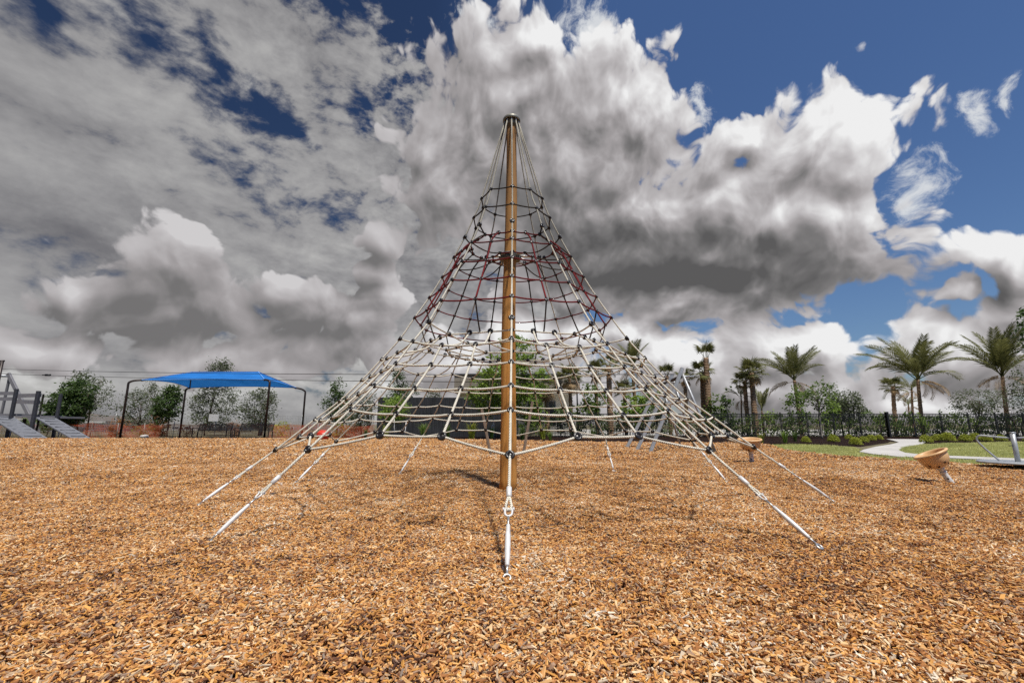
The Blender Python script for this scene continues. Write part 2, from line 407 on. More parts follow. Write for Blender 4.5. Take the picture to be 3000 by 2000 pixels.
# high layer
st = g.n('ShaderNodeMapping', vector_type='POINT', inp={0: wob2, 'Rotation': (0, 0, rad(12)), 'Scale': (1.0, 1.9, 1)})
ln = noise(g, st.outputs[0], 5.0, 8, 0.60)
ln2 = noise(g, st.outputs[0], 19.0, 5, 0.58)
puffs = g.maprange(az, -0.95, -0.15, 0.25, 1.0)
ripple = g.math('ADD', g.math('MULTIPLY', g.math('SUBTRACT', ln, 0.5), 1.5), g.math('MULTIPLY', g.math('MULTIPLY', g.math('SUBTRACT', ln2, 0.5), 1.5), puffs))
lay = g.math('ADD', g.math('MULTIPLY', union(g, q, LAYER, 0.3), 1.9), g.math('MULTIPLY', ripple, 2.6))
lay = g.math('SUBTRACT', lay, g.math('MULTIPLY', gsum(g, wob, GAPS), 1.15))
la = g.maprange(lay, -0.25, 0.95, 0, 0.97, True)
lcol = g.ramp(g.math('ADD', g.math('ADD', 0.50, g.math('MULTIPLY', ripple, 0.44)), g.math('MULTIPLY', gsum(g, wob, [(300, 1120, 1400, 60, 0, .6), (1300, 1100, 700, 120, 0, .75), (150, 560, 500, 60, 5, -.28), (200, 670, 500, 70, 5, -.42), (2300, 1220, 900, 90, 0, .6), (760, 620, 500, 160, 0, .1), (280, 260, 420, 130, 0, .22)]), 0.45)),
              [(0.0, (0.09, 0.09, 0.105)), (0.3, (0.19, 0.187, 0.197)), (0.55, (0.34, 0.335, 0.338)), (0.8, (0.49, 0.485, 0.475)), (1.0, (0.80, 0.80, 0.79))])
# wisps torn off the cumulus
wn = noise(g, wob, 22.0, 7, 0.68)
wi = g.math('ADD', union(g, wob, WISPS, 0.1), g.math('MULTIPLY', g.math('SUBTRACT', wn, 0.5), 2.2))
wa = g.maprange(wi, 0.15, 0.95, 0, 0.9, True)

sky_bg = g.n('ShaderNodeBackground', inp={'Color': g.mix(1.0, g.mix(1.0, sky.outputs[0], (0.80, 0.98, 1.30), 'MULTIPLY'), g.ramp(g.maprange(az, -0.75, 0.25), [(0.0, (0.34, 0.34, 0.36)), (0.55, (0.42, 0.42, 0.44)), (1.0, (1, 1, 1))]), 'MULTIPLY'), 'Strength': 0.060})
def over(sh, fac, col):
    bg = g.n('ShaderNodeBackground', inp={'Color': col, 'Strength': 1.0}); ms = g.n('ShaderNodeMixShader')
    g.t.links.new(fac, ms.inputs[0]); g.t.links.new(sh, ms.inputs[1]); g.t.links.new(bg.outputs[0], ms.inputs[2]); return ms.outputs[0]
up = g.maprange(el, -0.01, 0.01)
s1 = over(sky_bg.outputs[0], la, lcol)
s2 = over(s1, wa, (0.72, 0.74, 0.76, 1))
s3 = over(s2, alpha, ccol)
ground_bg = g.n('ShaderNodeBackground', inp={'Color': (0.20, 0.17, 0.13, 1), 'Strength': 1.0})
ms = g.n('ShaderNodeMixShader'); g.t.links.new(up, ms.inputs[0]); g.t.links.new(ground_bg.outputs[0], ms.inputs[1]); g.t.links.new(s3, ms.inputs[2])
g.t.links.new(ms.outputs[0], wout.inputs[0])
W.cycles.sampling_method = 'MANUAL'; W.cycles.sample_map_resolution = 512

SC.view_settings.view_transform = 'Standard'; SC.view_settings.look = 'None'; SC.view_settings.exposure = 0; SC.view_settings.gamma = 1
SC.render.engine = 'CYCLES'
SC.cycles.max_bounces = 6; SC.cycles.diffuse_bounces = 3; SC.cycles.glossy_bounces = 2; SC.cycles.transparent_max_bounces = 8
SC.cycles.use_denoising = False
noise = noise_3d
# ------------------------------------------------------------------ shared materials
M = {}
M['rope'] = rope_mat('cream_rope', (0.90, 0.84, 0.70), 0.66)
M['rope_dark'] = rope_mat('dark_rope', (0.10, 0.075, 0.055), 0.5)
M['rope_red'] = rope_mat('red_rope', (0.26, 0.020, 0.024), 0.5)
M['clamp'] = pmat('black_plastic', (0.022, 0.020, 0.020), 0.28, 0, 0.3, 20)
M['steel'] = pmat('bright_steel', (0.60, 0.59, 0.56), 0.38, 0.85, 0.15, 30)
M['white_metal'] = pmat('galvanised_white', (0.72, 0.71, 0.69), 0.42, 0.10, 0.14, 18, dirt=(0.42, 0.36, 0.29))
M['grey_steel'] = pmat('grey_steel', (0.33, 0.34, 0.345), 0.45, 0.45, 0.16, 12, dirt=(0.24, 0.23, 0.22))
M['hub'] = pmat('grey_green_cast_metal', (0.11, 0.115, 0.105), 0.5, 0.3, 0.2, 15)
M['cap'] = pmat('weathered_metal', (0.26, 0.25, 0.21), 0.5, 0.4, 0.2, 25)

def timber(name, a, b_, dark):
    m, g, out = new_mat(name)
    tc = g.n('ShaderNodeTexCoord').outputs['Object']
    st = g.vmath('MULTIPLY', tc, (26, 26, 0.9))
    gr = noise(g, st, 1.0, 7, 0.65, dist=0.6)
    c = g.ramp(gr, [(0.28, dark), (0.46, a), (0.72, b_)])
    cr = noise(g, g.vmath('MULTIPLY', tc, (34, 34, 0.35)), 1.0, 3, 0.5)
    c = g.mix(g.maprange(cr, 0.66, 0.73, 0, 0.8), c, [q * 0.3 for q in dark])
    bl = noise(g, tc, 1.6, 4, 0.6)
    c = g.mix(g.maprange(bl, 0.5, 0.75, 0, 0.5), c, dark)
    kn = g.n('ShaderNodeTexVoronoi', feature='F1', inp={'Vector': g.vmath('MULTIPLY', tc, (5, 5, 1.7)), 'Scale': 1.0})
    c = g.mix(g.maprange(kn.outputs['Distance'], 0.04, 0.13, 0.75, 0), c, [q * 0.4 for q in dark])
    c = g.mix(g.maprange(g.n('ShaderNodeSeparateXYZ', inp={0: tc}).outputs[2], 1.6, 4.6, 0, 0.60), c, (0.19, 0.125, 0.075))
    b = g.n('ShaderNodeBsdfPrincipled', inp={'Base Color': c, 'Roughness': 0.85, 'Specular IOR Level': 0.15})
    bp = g.n('ShaderNodeBump', inp={'Strength': 0.6, 'Distance': 0.01, 'Height': g.math('SUBTRACT', gr, g.maprange(cr, 0.66, 0.73))})
    g.t.links.new(bp.outputs[0], b.inputs['Normal']); g.t.links.new(b.outputs[0], out.inputs[0]); return m
M['pole'] = timber('stained_timber', (0.54, 0.25, 0.062), (0.68, 0.36, 0.115), (0.30, 0.125, 0.034))

# ------------------------------------------------------------------ the rope pyramid
S = 0.85
CX, CD, PHI = 0.0103 * S, 7.517 * S, -0.0081
R_FIT = [S * q for q in (.569, .714, .863, 1.047, 1.245, 1.449, 1.668, 1.891, 2.155, 2.422, 2.733, 3.031, 3.501)]
Z_FIT = [S * q for q in (4.958, 4.565, 4.19, 3.812, 3.435, 3.073, 2.714, 2.357, 2.036, 1.709, 1.411, 1.143, .739)]
SEEN = {
 -1: [(1438.6, 554), (1422.6, 606), (1405, 658), (1382, 710), (1354, 766), (1324.5, 820), (1292, 880), (1256, 943), (1210, 1000), (1160, 1065), (1097, 1130), (1027, 1199), (902, 1317)],
 1: [(1553.5, 555), (1572, 609), (1588, 662), (1612, 714), (1638, 770), (1666, 827), (1696, 884), (1733, 949), (1779, 1007), (1829, 1075), (1892, 1140), (1958, 1205), (2077, 1319)],
 -2: [(1411, 581), (1388, 637), (1362, 694), (1330, 753), (1296, 811), (1258, 871), (1215, 930), (1172, 992), (1118, 1052), (1060, 1113), (996, 1173), (923, 1228), (807, 1317)],
 2: [(1589, 581), (1611, 637), (1640, 694), (1672, 751), (1709, 810), (1747, 869), (1791, 930), (1837, 991), (1890, 1048), (1948, 1108), (2012, 1167), (2088, 1221), (2208, 1309)]}
GROUND = {0: (1485, 1690), -1: (612, 1586), -2: (580, 1478), -3: (868, 1411), -4: (1171, 1387), 4: (1798, 1378), 3: (2129, 1410), 2: (2440, 1466), 1: (2400, 1600)}
def azim(k): return rad(36 * k) + PHI
def polar(k, r, z): a = azim(k); return Vector((CX + r * math.sin(a), CD - r * math.cos(a), z))
def on_spoke(k, px, py):
    r_ = ray(px, py); a = azim(k)
    # s*rx = CX + r sin a ; s*ry = CD - r cos a
    A = np.array([[r_.x, -math.sin(a)], [r_.y, math.cos(a)]]); s, rr = np.linalg.solve(A, np.array([CX, CD]))
    return Vector((r_.x * s, r_.y * s, CAM_H + r_.z * s))
NODE = {}
for k in range(-4, 6):
    if k in SEEN: pts = [on_spoke(k, *p) for p in SEEN[k]]
    elif abs(k) == 3:
        pts = []
        for i in range(13):
            q = on_spoke(2 if k > 0 else -2, *SEEN[2 if k > 0 else -2][i]); r_ = math.hypot(q.x - CX, q.y - CD)
            pts.append(polar(k, (r_ + R_FIT[i]) / 2, (q.z + Z_FIT[i]) / 2))
    else: pts = [polar(k, R_FIT[i], Z_FIT[i]) for i in range(13)]
    NODE[k] = pts
ANCHOR = {k: (G(*GROUND[k], 0.035) if k in GROUND else polar(k, 4.35 * S, 0.035)) for k in range(-4, 6)}
nxt = lambda k: k + 1 if k < 5 else -4
TOP = P(1499, 352, CD); BASE = G(1486, 1434, 0.03) + Vector((0, 0.10, -0.03))
PTOP_Z = TOP.z

net = empty('climbing_net', (BASE.x, BASE.y, 0), 0, 'tall pyramid climbing net of cream and red ropes on a brown timber pole', 'climbing net')
NB = Vector((BASE.x, BASE.y, 0))
def nb(mb, name, mats, parent=None):
    """link a part of the net: its mesh is kept relative to the foot of the pole"""
    o = mb.build(name, mats, parent if parent else net, origin=NB)
    return o
# pole: slightly crooked trunk
rnd = random.Random(5)
pl = MB(); pts = []; rr = []
for i in range(25):
    t = i / 24; p = Vector((BASE.x, BASE.y, -0.1)).lerp(Vector((TOP.x, TOP.y, PTOP_Z)), t)
    p += Vector((0.010 * math.sin(t * 9 + 1), 0.006 * math.sin(t * 7), 0)) * (1 if 0 < i < 24 else 0)
    pts.append(p); rr.append((0.112 * (1 - t) + 0.076 * t) * (1 + 0.035 * math.sin(t * 23) * math.sin(t * 5 + 1)))
pl.tube(pts, rr, 20)
pole = nb(pl, 'pole', M['pole'])
cp = MB()
cp.lathe([(0.0, 0.03), (0.09, 0.032), (0.128, 0.022), (0.140, 0.0), (0.140, -0.030), (0.132, -0.040), (0.120, -0.030), (0.118, -0.012), (0.06, -0.012), (0.0, -0.012)], (TOP.x, TOP.y, PTOP_Z), (0, 0, 1), 32)
cp.lathe([(0.085, -0.012), (0.088, -0.09), (0.080, -0.10)], (TOP.x, TOP.y, PTOP_Z), (0, 0, 1), 24)
cap = nb(cp, 'pole_cap', M['cap'])

def sagged(a, b, sag, n=5, pull=None):
    a, b = Vector(a), Vector(b); out = []
    for i in range(n + 1):
        t = i / n; q = a.lerp(b, t); w = 4 * t * (1 - t) * sag
        q.z -= w
        if pull is not None: q += Vector(pull) * w
        out.append(q)
    return out
CLAMPS = []      # (position, axis of the rope ring, size)
def outward(p, z_tilt=0.55):
    d = Vector((p.x - CX, p.y - CD, 0))
    d = d.normalized() if d.length > 1e-4 else Vector((0, -1, 0)); d.z = z_tilt; return d.normalized()

RC = 0.0108
hang = {}
for k in range(-4, 6):
    a = azim(k)
    start = Vector((TOP.x + 0.105 * math.sin(a), TOP.y - 0.105 * math.cos(a), PTOP_Z - 0.03))
    P12, AN = NODE[k][12], ANCHOR[k]
    dn = (AN - P12); L = dn.length; e = dn.normalized()
    at = lambda f: P12 + e * (L * f)
    chain = [start] + NODE[k] + [at(0.36)]
    mb = MB(); mb.tube(smooth_pts(chain, 3), RC, 10 if abs(k) < 3 else 7)
    # eye splice: the rope opens round a thimble
    side = e.cross(Vector((0, 0, 1))).normalized()
    for sgn in (-1, 1):
        mb.tube([at(0.40), at(0.44) + side * sgn * 0.010, at(0.49) + side * sgn * 0.019, at(0.52) + side * sgn * 0.012, at(0.53)], 0.009, 7)
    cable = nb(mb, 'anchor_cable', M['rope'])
    sl = MB(); sl.tube([at(0.325), at(0.33), at(0.41), at(0.415)], [0.012, 0.0185, 0.0185, 0.012], 12)
    nb(sl, 'swage_sleeve', M['white_metal'], cable)
    sh = MB(); up = side.cross(e).normalized()
    bow = [at(0.515) + side * 0.022, at(0.545) + side * 0.023, at(0.565) + side * 0.018, at(0.575), at(0.565) - side * 0.018, at(0.545) - side * 0.023, at(0.515) - side * 0.022]
    sh.tube(smooth_pts(bow, 3), 0.0075, 8); sh.tube([at(0.518) - side * 0.038, at(0.518) + side * 0.038], 0.0075, 8)
    for s_ in (-1, 1): sh.tube([at(0.518) + side * s_ * 0.027, at(0.518) + side * s_ * 0.038], 0.012, 6)
    nb(sh, 'shackle', M['white_metal'], cable)
    rd = MB(); rd.tube([at(0.575), at(0.66)], 0.0075, 8); nb(rd, 'threaded_rod', M['steel'], cable)
    rd = MB(); rd.tube([at(0.90), at(0.985)], 0.0075, 8)
    rd.torus(at(0.985) + e * 0.018, up, 0.020, 0.0075, 16, 8)
    rd.tube([at(0.985) + e * 0.02 , at(1.0) + e * 0.06 + Vector((0, 0, -0.03))], 0.010, 8)
    nb(rd, 'eye_bolt', M['steel'], cable)
    tb = MB(); prof = [(0.64, 0.009), (0.645, 0.0125), (0.68, 0.0135), (0.72, 0.0165), (0.79, 0.0175), (0.86, 0.0165), (0.905, 0.0135), (0.925, 0.0125), (0.93, 0.009)]
    tb.tube([at(f) for f, _ in prof], [r for _, r in prof], 14)
    nb(tb, 'turnbuckle', M['white_metal'], cable)
    lg = MB(); lg.tube([start + Vector((0, 0, 0.02)), start.lerp(NODE[k][0], 0.05)], 0.010, 8); lg.torus(start, side, 0.018, 0.006, 10, 6)
    nb(lg, 'end_fitting', M['steel'], cable)
    for i in range(13):
        if i in (2, 7): CLAMPS.append((NODE[k][i], outward(NODE[k][i]), 1.25))
        else: CLAMPS.append((NODE[k][i], outward(NODE[k][i]), 1.25 if i == 12 else 1.0))

# nodes of the net between two cables
def between(k, i, t, slip):
    """point on ring i between cable k and the next, moved along the slope of the net by 'slip' (up is +)"""
    A, B = NODE[k][i], NODE[nxt(k)][i]; j = i - 1 if slip > 0 else min(i + 1, 12)
    C, D = NODE[k][j], NODE[nxt(k)][j]
    p = A.lerp(B, t); q = C.lerp(D, t)
    return p + (q - p) * abs(slip)
SLIP = {3: -0.05, 4: -0.05, 5: -0.04, 6: -0.03, 8: -0.22, 9: -0.08, 10: -0.13, 11: -0.12, 12: 0.36}
MID = {}; THIRD = {}
for k in range(-4, 6):
    for i in (3, 4, 5, 6): MID[(k, i)] = between(k, i, 0.5, SLIP[i]); CLAMPS.append((MID[(k, i)], outward(MID[(k, i)]), 0.9))
    for i in (8, 9, 10, 11, 12):
        for h, t in ((0, 1 / 3), (1, 2 / 3)):
            THIRD[(k, i, h)] = between(k, i, t, SLIP[i])
            CLAMPS.append((THIRD[(k, i, h)], outward(THIRD[(k, i, h)]), 1.3 if i == 12 else 1.0))
# hoops round the pyramid
RING_MAT = {0: 'rope_dark', 1: 'rope_dark', 3: 'rope_red', 4: 'rope_red', 5: 'rope_red', 6: 'rope_red'}
for i in (0, 1, 3, 4, 5, 6, 8, 9, 10, 11, 12):
    mb = MB()
    for k in range(-4, 6):
        seq = [NODE[k][i]]
        if i in (3, 4, 5, 6): seq.append(MID[(k, i)])
        if i >= 8: seq += [THIRD[(k, i, 0)], THIRD[(k, i, 1)]]
        seq.append(NODE[nxt(k)][i])
        for a, b in zip(seq, seq[1:]):
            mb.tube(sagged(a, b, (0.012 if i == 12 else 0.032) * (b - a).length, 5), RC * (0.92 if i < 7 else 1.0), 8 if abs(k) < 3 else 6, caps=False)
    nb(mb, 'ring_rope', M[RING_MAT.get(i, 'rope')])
# upper look-out platform
UZ, UR = 4.07 * S, 0.76 * S
UC = {k: polar(k, UR, UZ) for k in range(-4, 6)}
UE = {k: UC[k].lerp(UC[nxt(k)], 0.5) for k in range(-4, 6)}
HUBZ = 3.86 * S; UI = {k: polar(k, 0.36 * S, HUBZ + 0.02) for k in range(-4, 6)}
mb = MB()
for k in range(-4, 6):
    mb.tube(sagged(UC[k], UE[k], 0.012), RC * .95, 7, caps=False); mb.tube(sagged(UE[k], UC[nxt(k)], 0.012), RC * .95, 7, caps=False)
    CLAMPS.append((UC[k], outward(UC[k]), 1.0)); CLAMPS.append((UE[k], outward(UE[k]), 1.1))
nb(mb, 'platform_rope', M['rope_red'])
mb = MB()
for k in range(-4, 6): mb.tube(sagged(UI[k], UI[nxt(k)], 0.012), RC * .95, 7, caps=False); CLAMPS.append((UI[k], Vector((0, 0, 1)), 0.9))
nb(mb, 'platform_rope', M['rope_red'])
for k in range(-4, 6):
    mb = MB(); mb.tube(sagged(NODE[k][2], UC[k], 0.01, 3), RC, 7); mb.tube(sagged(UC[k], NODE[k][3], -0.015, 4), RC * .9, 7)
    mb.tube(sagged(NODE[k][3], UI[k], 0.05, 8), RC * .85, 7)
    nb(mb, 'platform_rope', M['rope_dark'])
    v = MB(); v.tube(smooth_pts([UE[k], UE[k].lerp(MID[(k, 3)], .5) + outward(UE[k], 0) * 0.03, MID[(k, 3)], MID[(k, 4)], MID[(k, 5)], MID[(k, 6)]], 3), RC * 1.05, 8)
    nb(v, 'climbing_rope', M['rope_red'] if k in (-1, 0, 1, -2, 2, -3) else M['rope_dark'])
hb = MB()
axis_at = lambda z: Vector((BASE.x, BASE.y, 0)).lerp(Vector((TOP.x, TOP.y, 0)), z / PTOP_Z) + Vector((0, 0, z))
hc = axis_at(HUBZ)
hb.lathe([(0.085, -0.05), (0.150, -0.05), (0.165, -0.035), (0.165, 0.03), (0.15, 0.045), (0.085, 0.045)], hc, (0, 0, 1), 10, smooth=False)
hub = nb(hb, 'collar', M['hub'])
for k in range(-4, 6):
    a = azim(k); ar = MB()
    d_ = Vector((math.sin(a), -math.cos(a), 0)); sd_ = Vector((math.cos(a), math.sin(a), 0))
    for s_ in (-1, 1): ar.tube([hc + d_ * 0.15 + sd_ * 0.02 * s_, UI[k] + sd_ * 0.012 * s_], 0.009, 8)
    nb(ar, 'collar_arm', M['steel'], hub)

# lower platform
LC = {k: polar(k, 1.52 * S, 2.28 * S) for k in range(-4, 6)}
LE = {(k, h): LC[k].lerp(LC[nxt(k)], (h + 1) / 3) for k in range(-4, 6) for h in (0, 1)}
L2 = {k: polar(k, 1.13 * S, 2.20 * S) for k in range(-4, 6)}
L3 = {k: polar(k, 0.70 * S, 2.12 * S) for k in range(-4, 6)}
LM = {k: L2[k].lerp(L2[nxt(k)], 0.5) - Vector((0, 0, 0.012)) for k in range(-4, 6)}
for ringset, sag in ((LC, 0.006), (L2, 0.016), (L3, 0.012)):
    mb = MB()
    for k in range(-4, 6):
        seq = [LC[k], LE[(k, 0)], LE[(k, 1)], LC[nxt(k)]] if ringset is LC else [ringset[k], ringset[nxt(k)]]
        for a, b in zip(seq, seq[1:]): mb.tube(sagged(a, b, sag), RC * .92, 7, caps=False)
        CLAMPS.append((ringset[k], outward(ringset[k], 0.1), 0.95))
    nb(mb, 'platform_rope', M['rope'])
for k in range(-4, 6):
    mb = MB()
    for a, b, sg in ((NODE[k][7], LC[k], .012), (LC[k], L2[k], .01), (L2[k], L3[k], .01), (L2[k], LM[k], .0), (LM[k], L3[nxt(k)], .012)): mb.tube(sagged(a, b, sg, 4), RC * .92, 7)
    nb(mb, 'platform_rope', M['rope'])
    CLAMPS.append((LM[k], outward(LM[k], 0.1), 0.8))
    for h in (0, 1):
        CLAMPS.append((LE[(k, h)], outward(LE[(k, h)], 0.2), 1.2))
        t7 = THIRD[(k, 8, h)]; o_ = outward(t7, 0)
        pth = [LE[(k, h)], LE[(k, h)].lerp(t7, 0.35) + Vector((0, 0, -0.075)), LE[(k, h)].lerp(t7, 0.8) + Vector((0, 0, -0.035)), t7] + [THIRD[(k, i, h)] for i in (9, 10, 11, 12)]
        v = MB(); v.tube(smooth_pts(pth, 4), RC * (1.05 if abs(k) < 3 else .95), 8 if abs(k) < 3 else 6)
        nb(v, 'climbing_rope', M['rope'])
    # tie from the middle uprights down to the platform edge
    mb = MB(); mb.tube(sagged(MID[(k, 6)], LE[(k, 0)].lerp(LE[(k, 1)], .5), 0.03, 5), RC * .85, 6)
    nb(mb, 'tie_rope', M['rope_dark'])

def clamp_mesh(mb, p, ax, s):
    R, r = 0.0205 * s, 0.0100 * s
    q = Vector((0, 0, 1)).rotation_difference(ax)
    mb.torus(p + ax * 0.007 * s, ax, R, r, 16, 8, 0)
    mb.ball(p - ax * 0.006 * s, 0.025 * s, 12, 8, 0, (1, 1, 0.72), q)
    mb.ball(p + ax * 0.002 * s, 0.0125 * s, 10, 6, 1, (1, 1, 0.7), q)
eye = Vector((0, 0, CAM_H))
CLAMPS.sort(key=lambda c: (c[0] - eye).length / c[2])
for p, ax, s in CLAMPS[:100]:
    mb = MB(); clamp_mesh(mb, p, ax, s); o = mb.build('rope_connector', [M['clamp'], M['steel']], net, origin=p)
    o.location = p - NB
mb = MB()
for p, ax, s in CLAMPS[100:]: clamp_mesh(mb, p, ax, s)
tag(nb(mb, 'rope_connector', [M['clamp'], M['steel']]), kind='stuff')
# ------------------------------------------------------------------ ground
def chip_colour(g, f):
    return g.ramp(f, [(0.0, (0.075, 0.036, 0.024)), (0.14, (0.21, 0.092, 0.044)), (0.34, (0.47, 0.198, 0.062)), (0.54, (0.65, 0.325, 0.105)), (0.72, (0.75, 0.465, 0.205)), (0.88, (0.83, 0.65, 0.41)), (1.0, (0.90, 0.81, 0.68))])
def mulch_mat(name, far=False, tint=None):
    m, g, out = new_mat(name)
    geo = g.n('ShaderNodeNewGeometry').outputs['Position']
    big = noise(g, geo, 0.55, 4, 0.6); mid = noise(g, geo, 2.3, 4, 0.6)
    vo = g.n('ShaderNodeTexVoronoi', feature='F1', inp={'Vector': g.vmath('ADD', geo, g.vmath('MULTIPLY', noise(g, geo, 30, 3, .6, 'Color'), (.05, .05, 0))), 'Scale': 26.0})
    rnd_ = g.n('ShaderNodeSeparateColor', inp={0: vo.outputs['Color']}).outputs[0]
    f = g.math('ADD', g.math('MULTIPLY', rnd_, 0.75), g.math('MULTIPLY', g.math('ADD', g.math('MULTIPLY', big, .5), g.math('MULTIPLY', mid, .5)), 0.42))
    f = g.math('SUBTRACT', f, g.math('ADD', 0.10, g.math('MULTIPLY', vo.outputs['Distance'], 4.0)), clamp=True)
    c = chip_colour(g, f)
    if tint: c = g.mix(0.75, c, tint, 'MULTIPLY')
    b = g.n('ShaderNodeBsdfPrincipled', inp={'Base Color': c, 'Roughness': 0.85, 'Specular IOR Level': 0.2})
    bp = g.n('ShaderNodeBump', inp={'Strength': 1.0, 'Distance': 0.03, 'Height': g.math('SUBTRACT', 1.0, g.math('MULTIPLY', vo.outputs['Distance'], 20.0))})
    g.t.links.new(bp.outputs[0], b.inputs['Normal']); g.t.links.new(b.outputs[0], out.inputs[0]); return m
M['mulch'] = mulch_mat('mulch_bed', tint=(0.22, 0.18, 0.16)); M['bed'] = mulch_mat('bark_bed', tint=(0.95, 0.70, 0.60))  # mulch tinted near black: shade in the gaps between chips, painted in
def chip_mat():
    m, g, out = new_mat('wood_chip')
    r0 = g.math('FRACT', g.math('ADD', g.n('ShaderNodeObjectInfo').outputs['Random'], g.math('MULTIPLY', g.n('ShaderNodeNewGeometry').outputs['Random Per Island'], 7.31)))
    geo = g.n('ShaderNodeNewGeometry').outputs['Position']
    big = noise(g, geo, 0.55, 4, 0.6); mid = noise(g, geo, 2.6, 4, 0.6)
    tc = g.n('ShaderNodeTexCoord').outputs['Object']
    gr = noise(g, g.vmath('MULTIPLY', tc, (2.5, 16, 16)), 1.0, 4, .6)
    f = g.math('ADD', g.math('MULTIPLY', r0, 0.80), g.math('MULTIPLY', g.math('SUBTRACT', g.math('ADD', g.math('MULTIPLY', big, .5), g.math('MULTIPLY', mid, .5)), 0.5), 1.9))
    f = g.math('ADD', f, g.math('MULTIPLY', g.math('SUBTRACT', gr, 0.5), 0.35))
    f = g.math('ADD', f, 0.09, clamp=True)
    c = chip_colour(g, f)
    dark_patch = g.maprange(noise_3d(g, geo, 0.33, 5, 0.65), 0.50, 0.68, 0, 0.42)  # broad darker patches among the chips
    c = g.mix(dark_patch, c, g.mix(1.0, c, (0.52, 0.46, 0.46), 'MULTIPLY'))
    # some weathered grey
    r2 = g.math('FRACT', g.math('MULTIPLY', r0, 37.7))
    c = g.mix(g.math('MULTIPLY', g.math('GREATER_THAN', r2, 0.84), 0.6), c, (0.37, 0.30, 0.235))
    c = g.mix(g.math('MULTIPLY', g.math('LESS_THAN', r2, 0.14), 0.65), c, (0.78, 0.38, 0.08))
    b = g.n('ShaderNodeBsdfPrincipled', inp={'Base Color': c, 'Roughness': 0.7, 'Specular IOR Level': 0.3})
    g.t.links.new(b.outputs[0], out.inputs[0]); return m
M['chip'] = chip_mat()

def sheet(name, pts, z, mat, kind='structure', sub=0, label=None):
    bm = bmesh.new(); vs = [bm.verts.new((p[0], p[1], z)) for p in pts]; f = bm.faces.new(vs)
    if f.normal.z < 0: f.normal_flip()
    bmesh.ops.triangulate(bm, faces=bm.faces[:])
    me = bpy.data.meshes.new(name); bm.to_mesh(me); bm.free(); me.materials.append(mat)
    o = bpy.data.objects.new(name, me); COL.objects.link(o); return tag(o, kind=kind)
# far land to the horizon
M['land'] = pmat('far_land', (0.16, 0.14, 0.085), 0.9, 0, 0.3, 0.4, spec=0.1)
sheet('ground', [(-1200, -400), (1200, -400), (1200, 1800), (-1200, 1800)], -0.012, M['land'])
edge_px = [(0, 1284), (300, 1284), (700, 1284), (1000, 1283), (1200, 1286), (1400, 1290), (1700, 1296), (2000, 1298), (2240, 1302), (2300, 1320), (2400, 1333), (2520, 1343), (2700, 1353), (2850, 1362), (3000, 1367)]
edge = [G(*p) for p in edge_px]
M['road'] = pmat('pale_road', (0.50, 0.48, 0.44), .85, 0, .12, .5, spec=.1)
sheet('road', [(3.2, 36.5), (120, 36.5), (160, 90), (6, 90)], -0.008, M['road'])
far_mulch = [(-60, -6), (60, -6), (60, edge[-1].y - 2.0)] + [(p.x, p.y) for p in reversed(edge)] + [(-60, edge[0].y)]
sheet('playground_mulch', far_mulch, 0.0, M['mulch'])
# planting bed between the mulch and the fence
bed = [G(1000, 1283), G(1200, 1286), G(1400, 1290), G(1700, 1296), G(2000, 1298), G(2240, 1302), G(2300, 1299), G(2420, 1302), G(2520, 1308), G(2600, 1296), G(2620, 1288)]
bed_xy = [(p.x, p.y) for p in bed] + [(28, 34.5), (-14, 34.5)]
sheet('planting_bed', bed_xy, -0.004, M['bed'])
bed2 = [G(2690, 1301), G(2760, 1297), G(3000, 1292), G(3150, 1290)]
sheet('planting_bed', [(p.x, p.y) for p in bed2] + [(46, 34.5), (25, 34.5)], -0.003, M['bed'])

def grass_mat():
    m, g, out = new_mat('lawn_turf')
    geo = g.n('ShaderNodeNewGeometry').outputs['Position']
    f = g.math('ADD', g.math('MULTIPLY', noise(g, geo, 1.1, 5, .6), .55), g.math('MULTIPLY', noise(g, geo, 14, 4, .7), .45))
    c = g.ramp(f, [(0.30, (0.09, 0.12, 0.03)), (0.5, (0.22, 0.23, 0.07)), (0.66, (0.36, 0.34, 0.13)), (0.8, (0.48, 0.41, 0.20))])
    b = g.n('ShaderNodeBsdfPrincipled', inp={'Base Color': c, 'Roughness': 0.85, 'Specular IOR Level': 0.15})
    bp = g.n('ShaderNodeBump', inp={'Strength': 1.0, 'Distance': 0.05, 'Height': noise(g, geo, 22, 4, .7)})
    g.t.links.new(bp.outputs[0], b.inputs['Normal']); g.t.links.new(b.outputs[0], out.inputs[0]); return m
M['turf'] = grass_mat()
def xy(l): return [(G(*p).x, G(*p).y) for p in l]
lawn_a = xy([(2240, 1303), (2300, 1301), (2420, 1304.5), (2500, 1309), (2526, 1317), (2512, 1324), (2555, 1332), (2630, 1339.5), (2783, 1344), (3000, 1353), (3300, 1366), (3300, 1381), (3000, 1366.5), (2850, 1361.5), (2700, 1352.5), (2520, 1342.5), (2400, 1332.5), (2300, 1319.5)])
sheet('lawn', lawn_a, 0.004, M['turf'])
lawn_b = xy([(2690, 1302), (2760, 1299), (2860, 1296), (3000, 1294), (3300, 1291), (3300, 1356), (3000, 1344), (2783, 1335), (2700, 1332), (2640, 1325), (2632, 1316), (2650, 1308)])
sheet('lawn', lawn_b, 0.004, M['turf'])
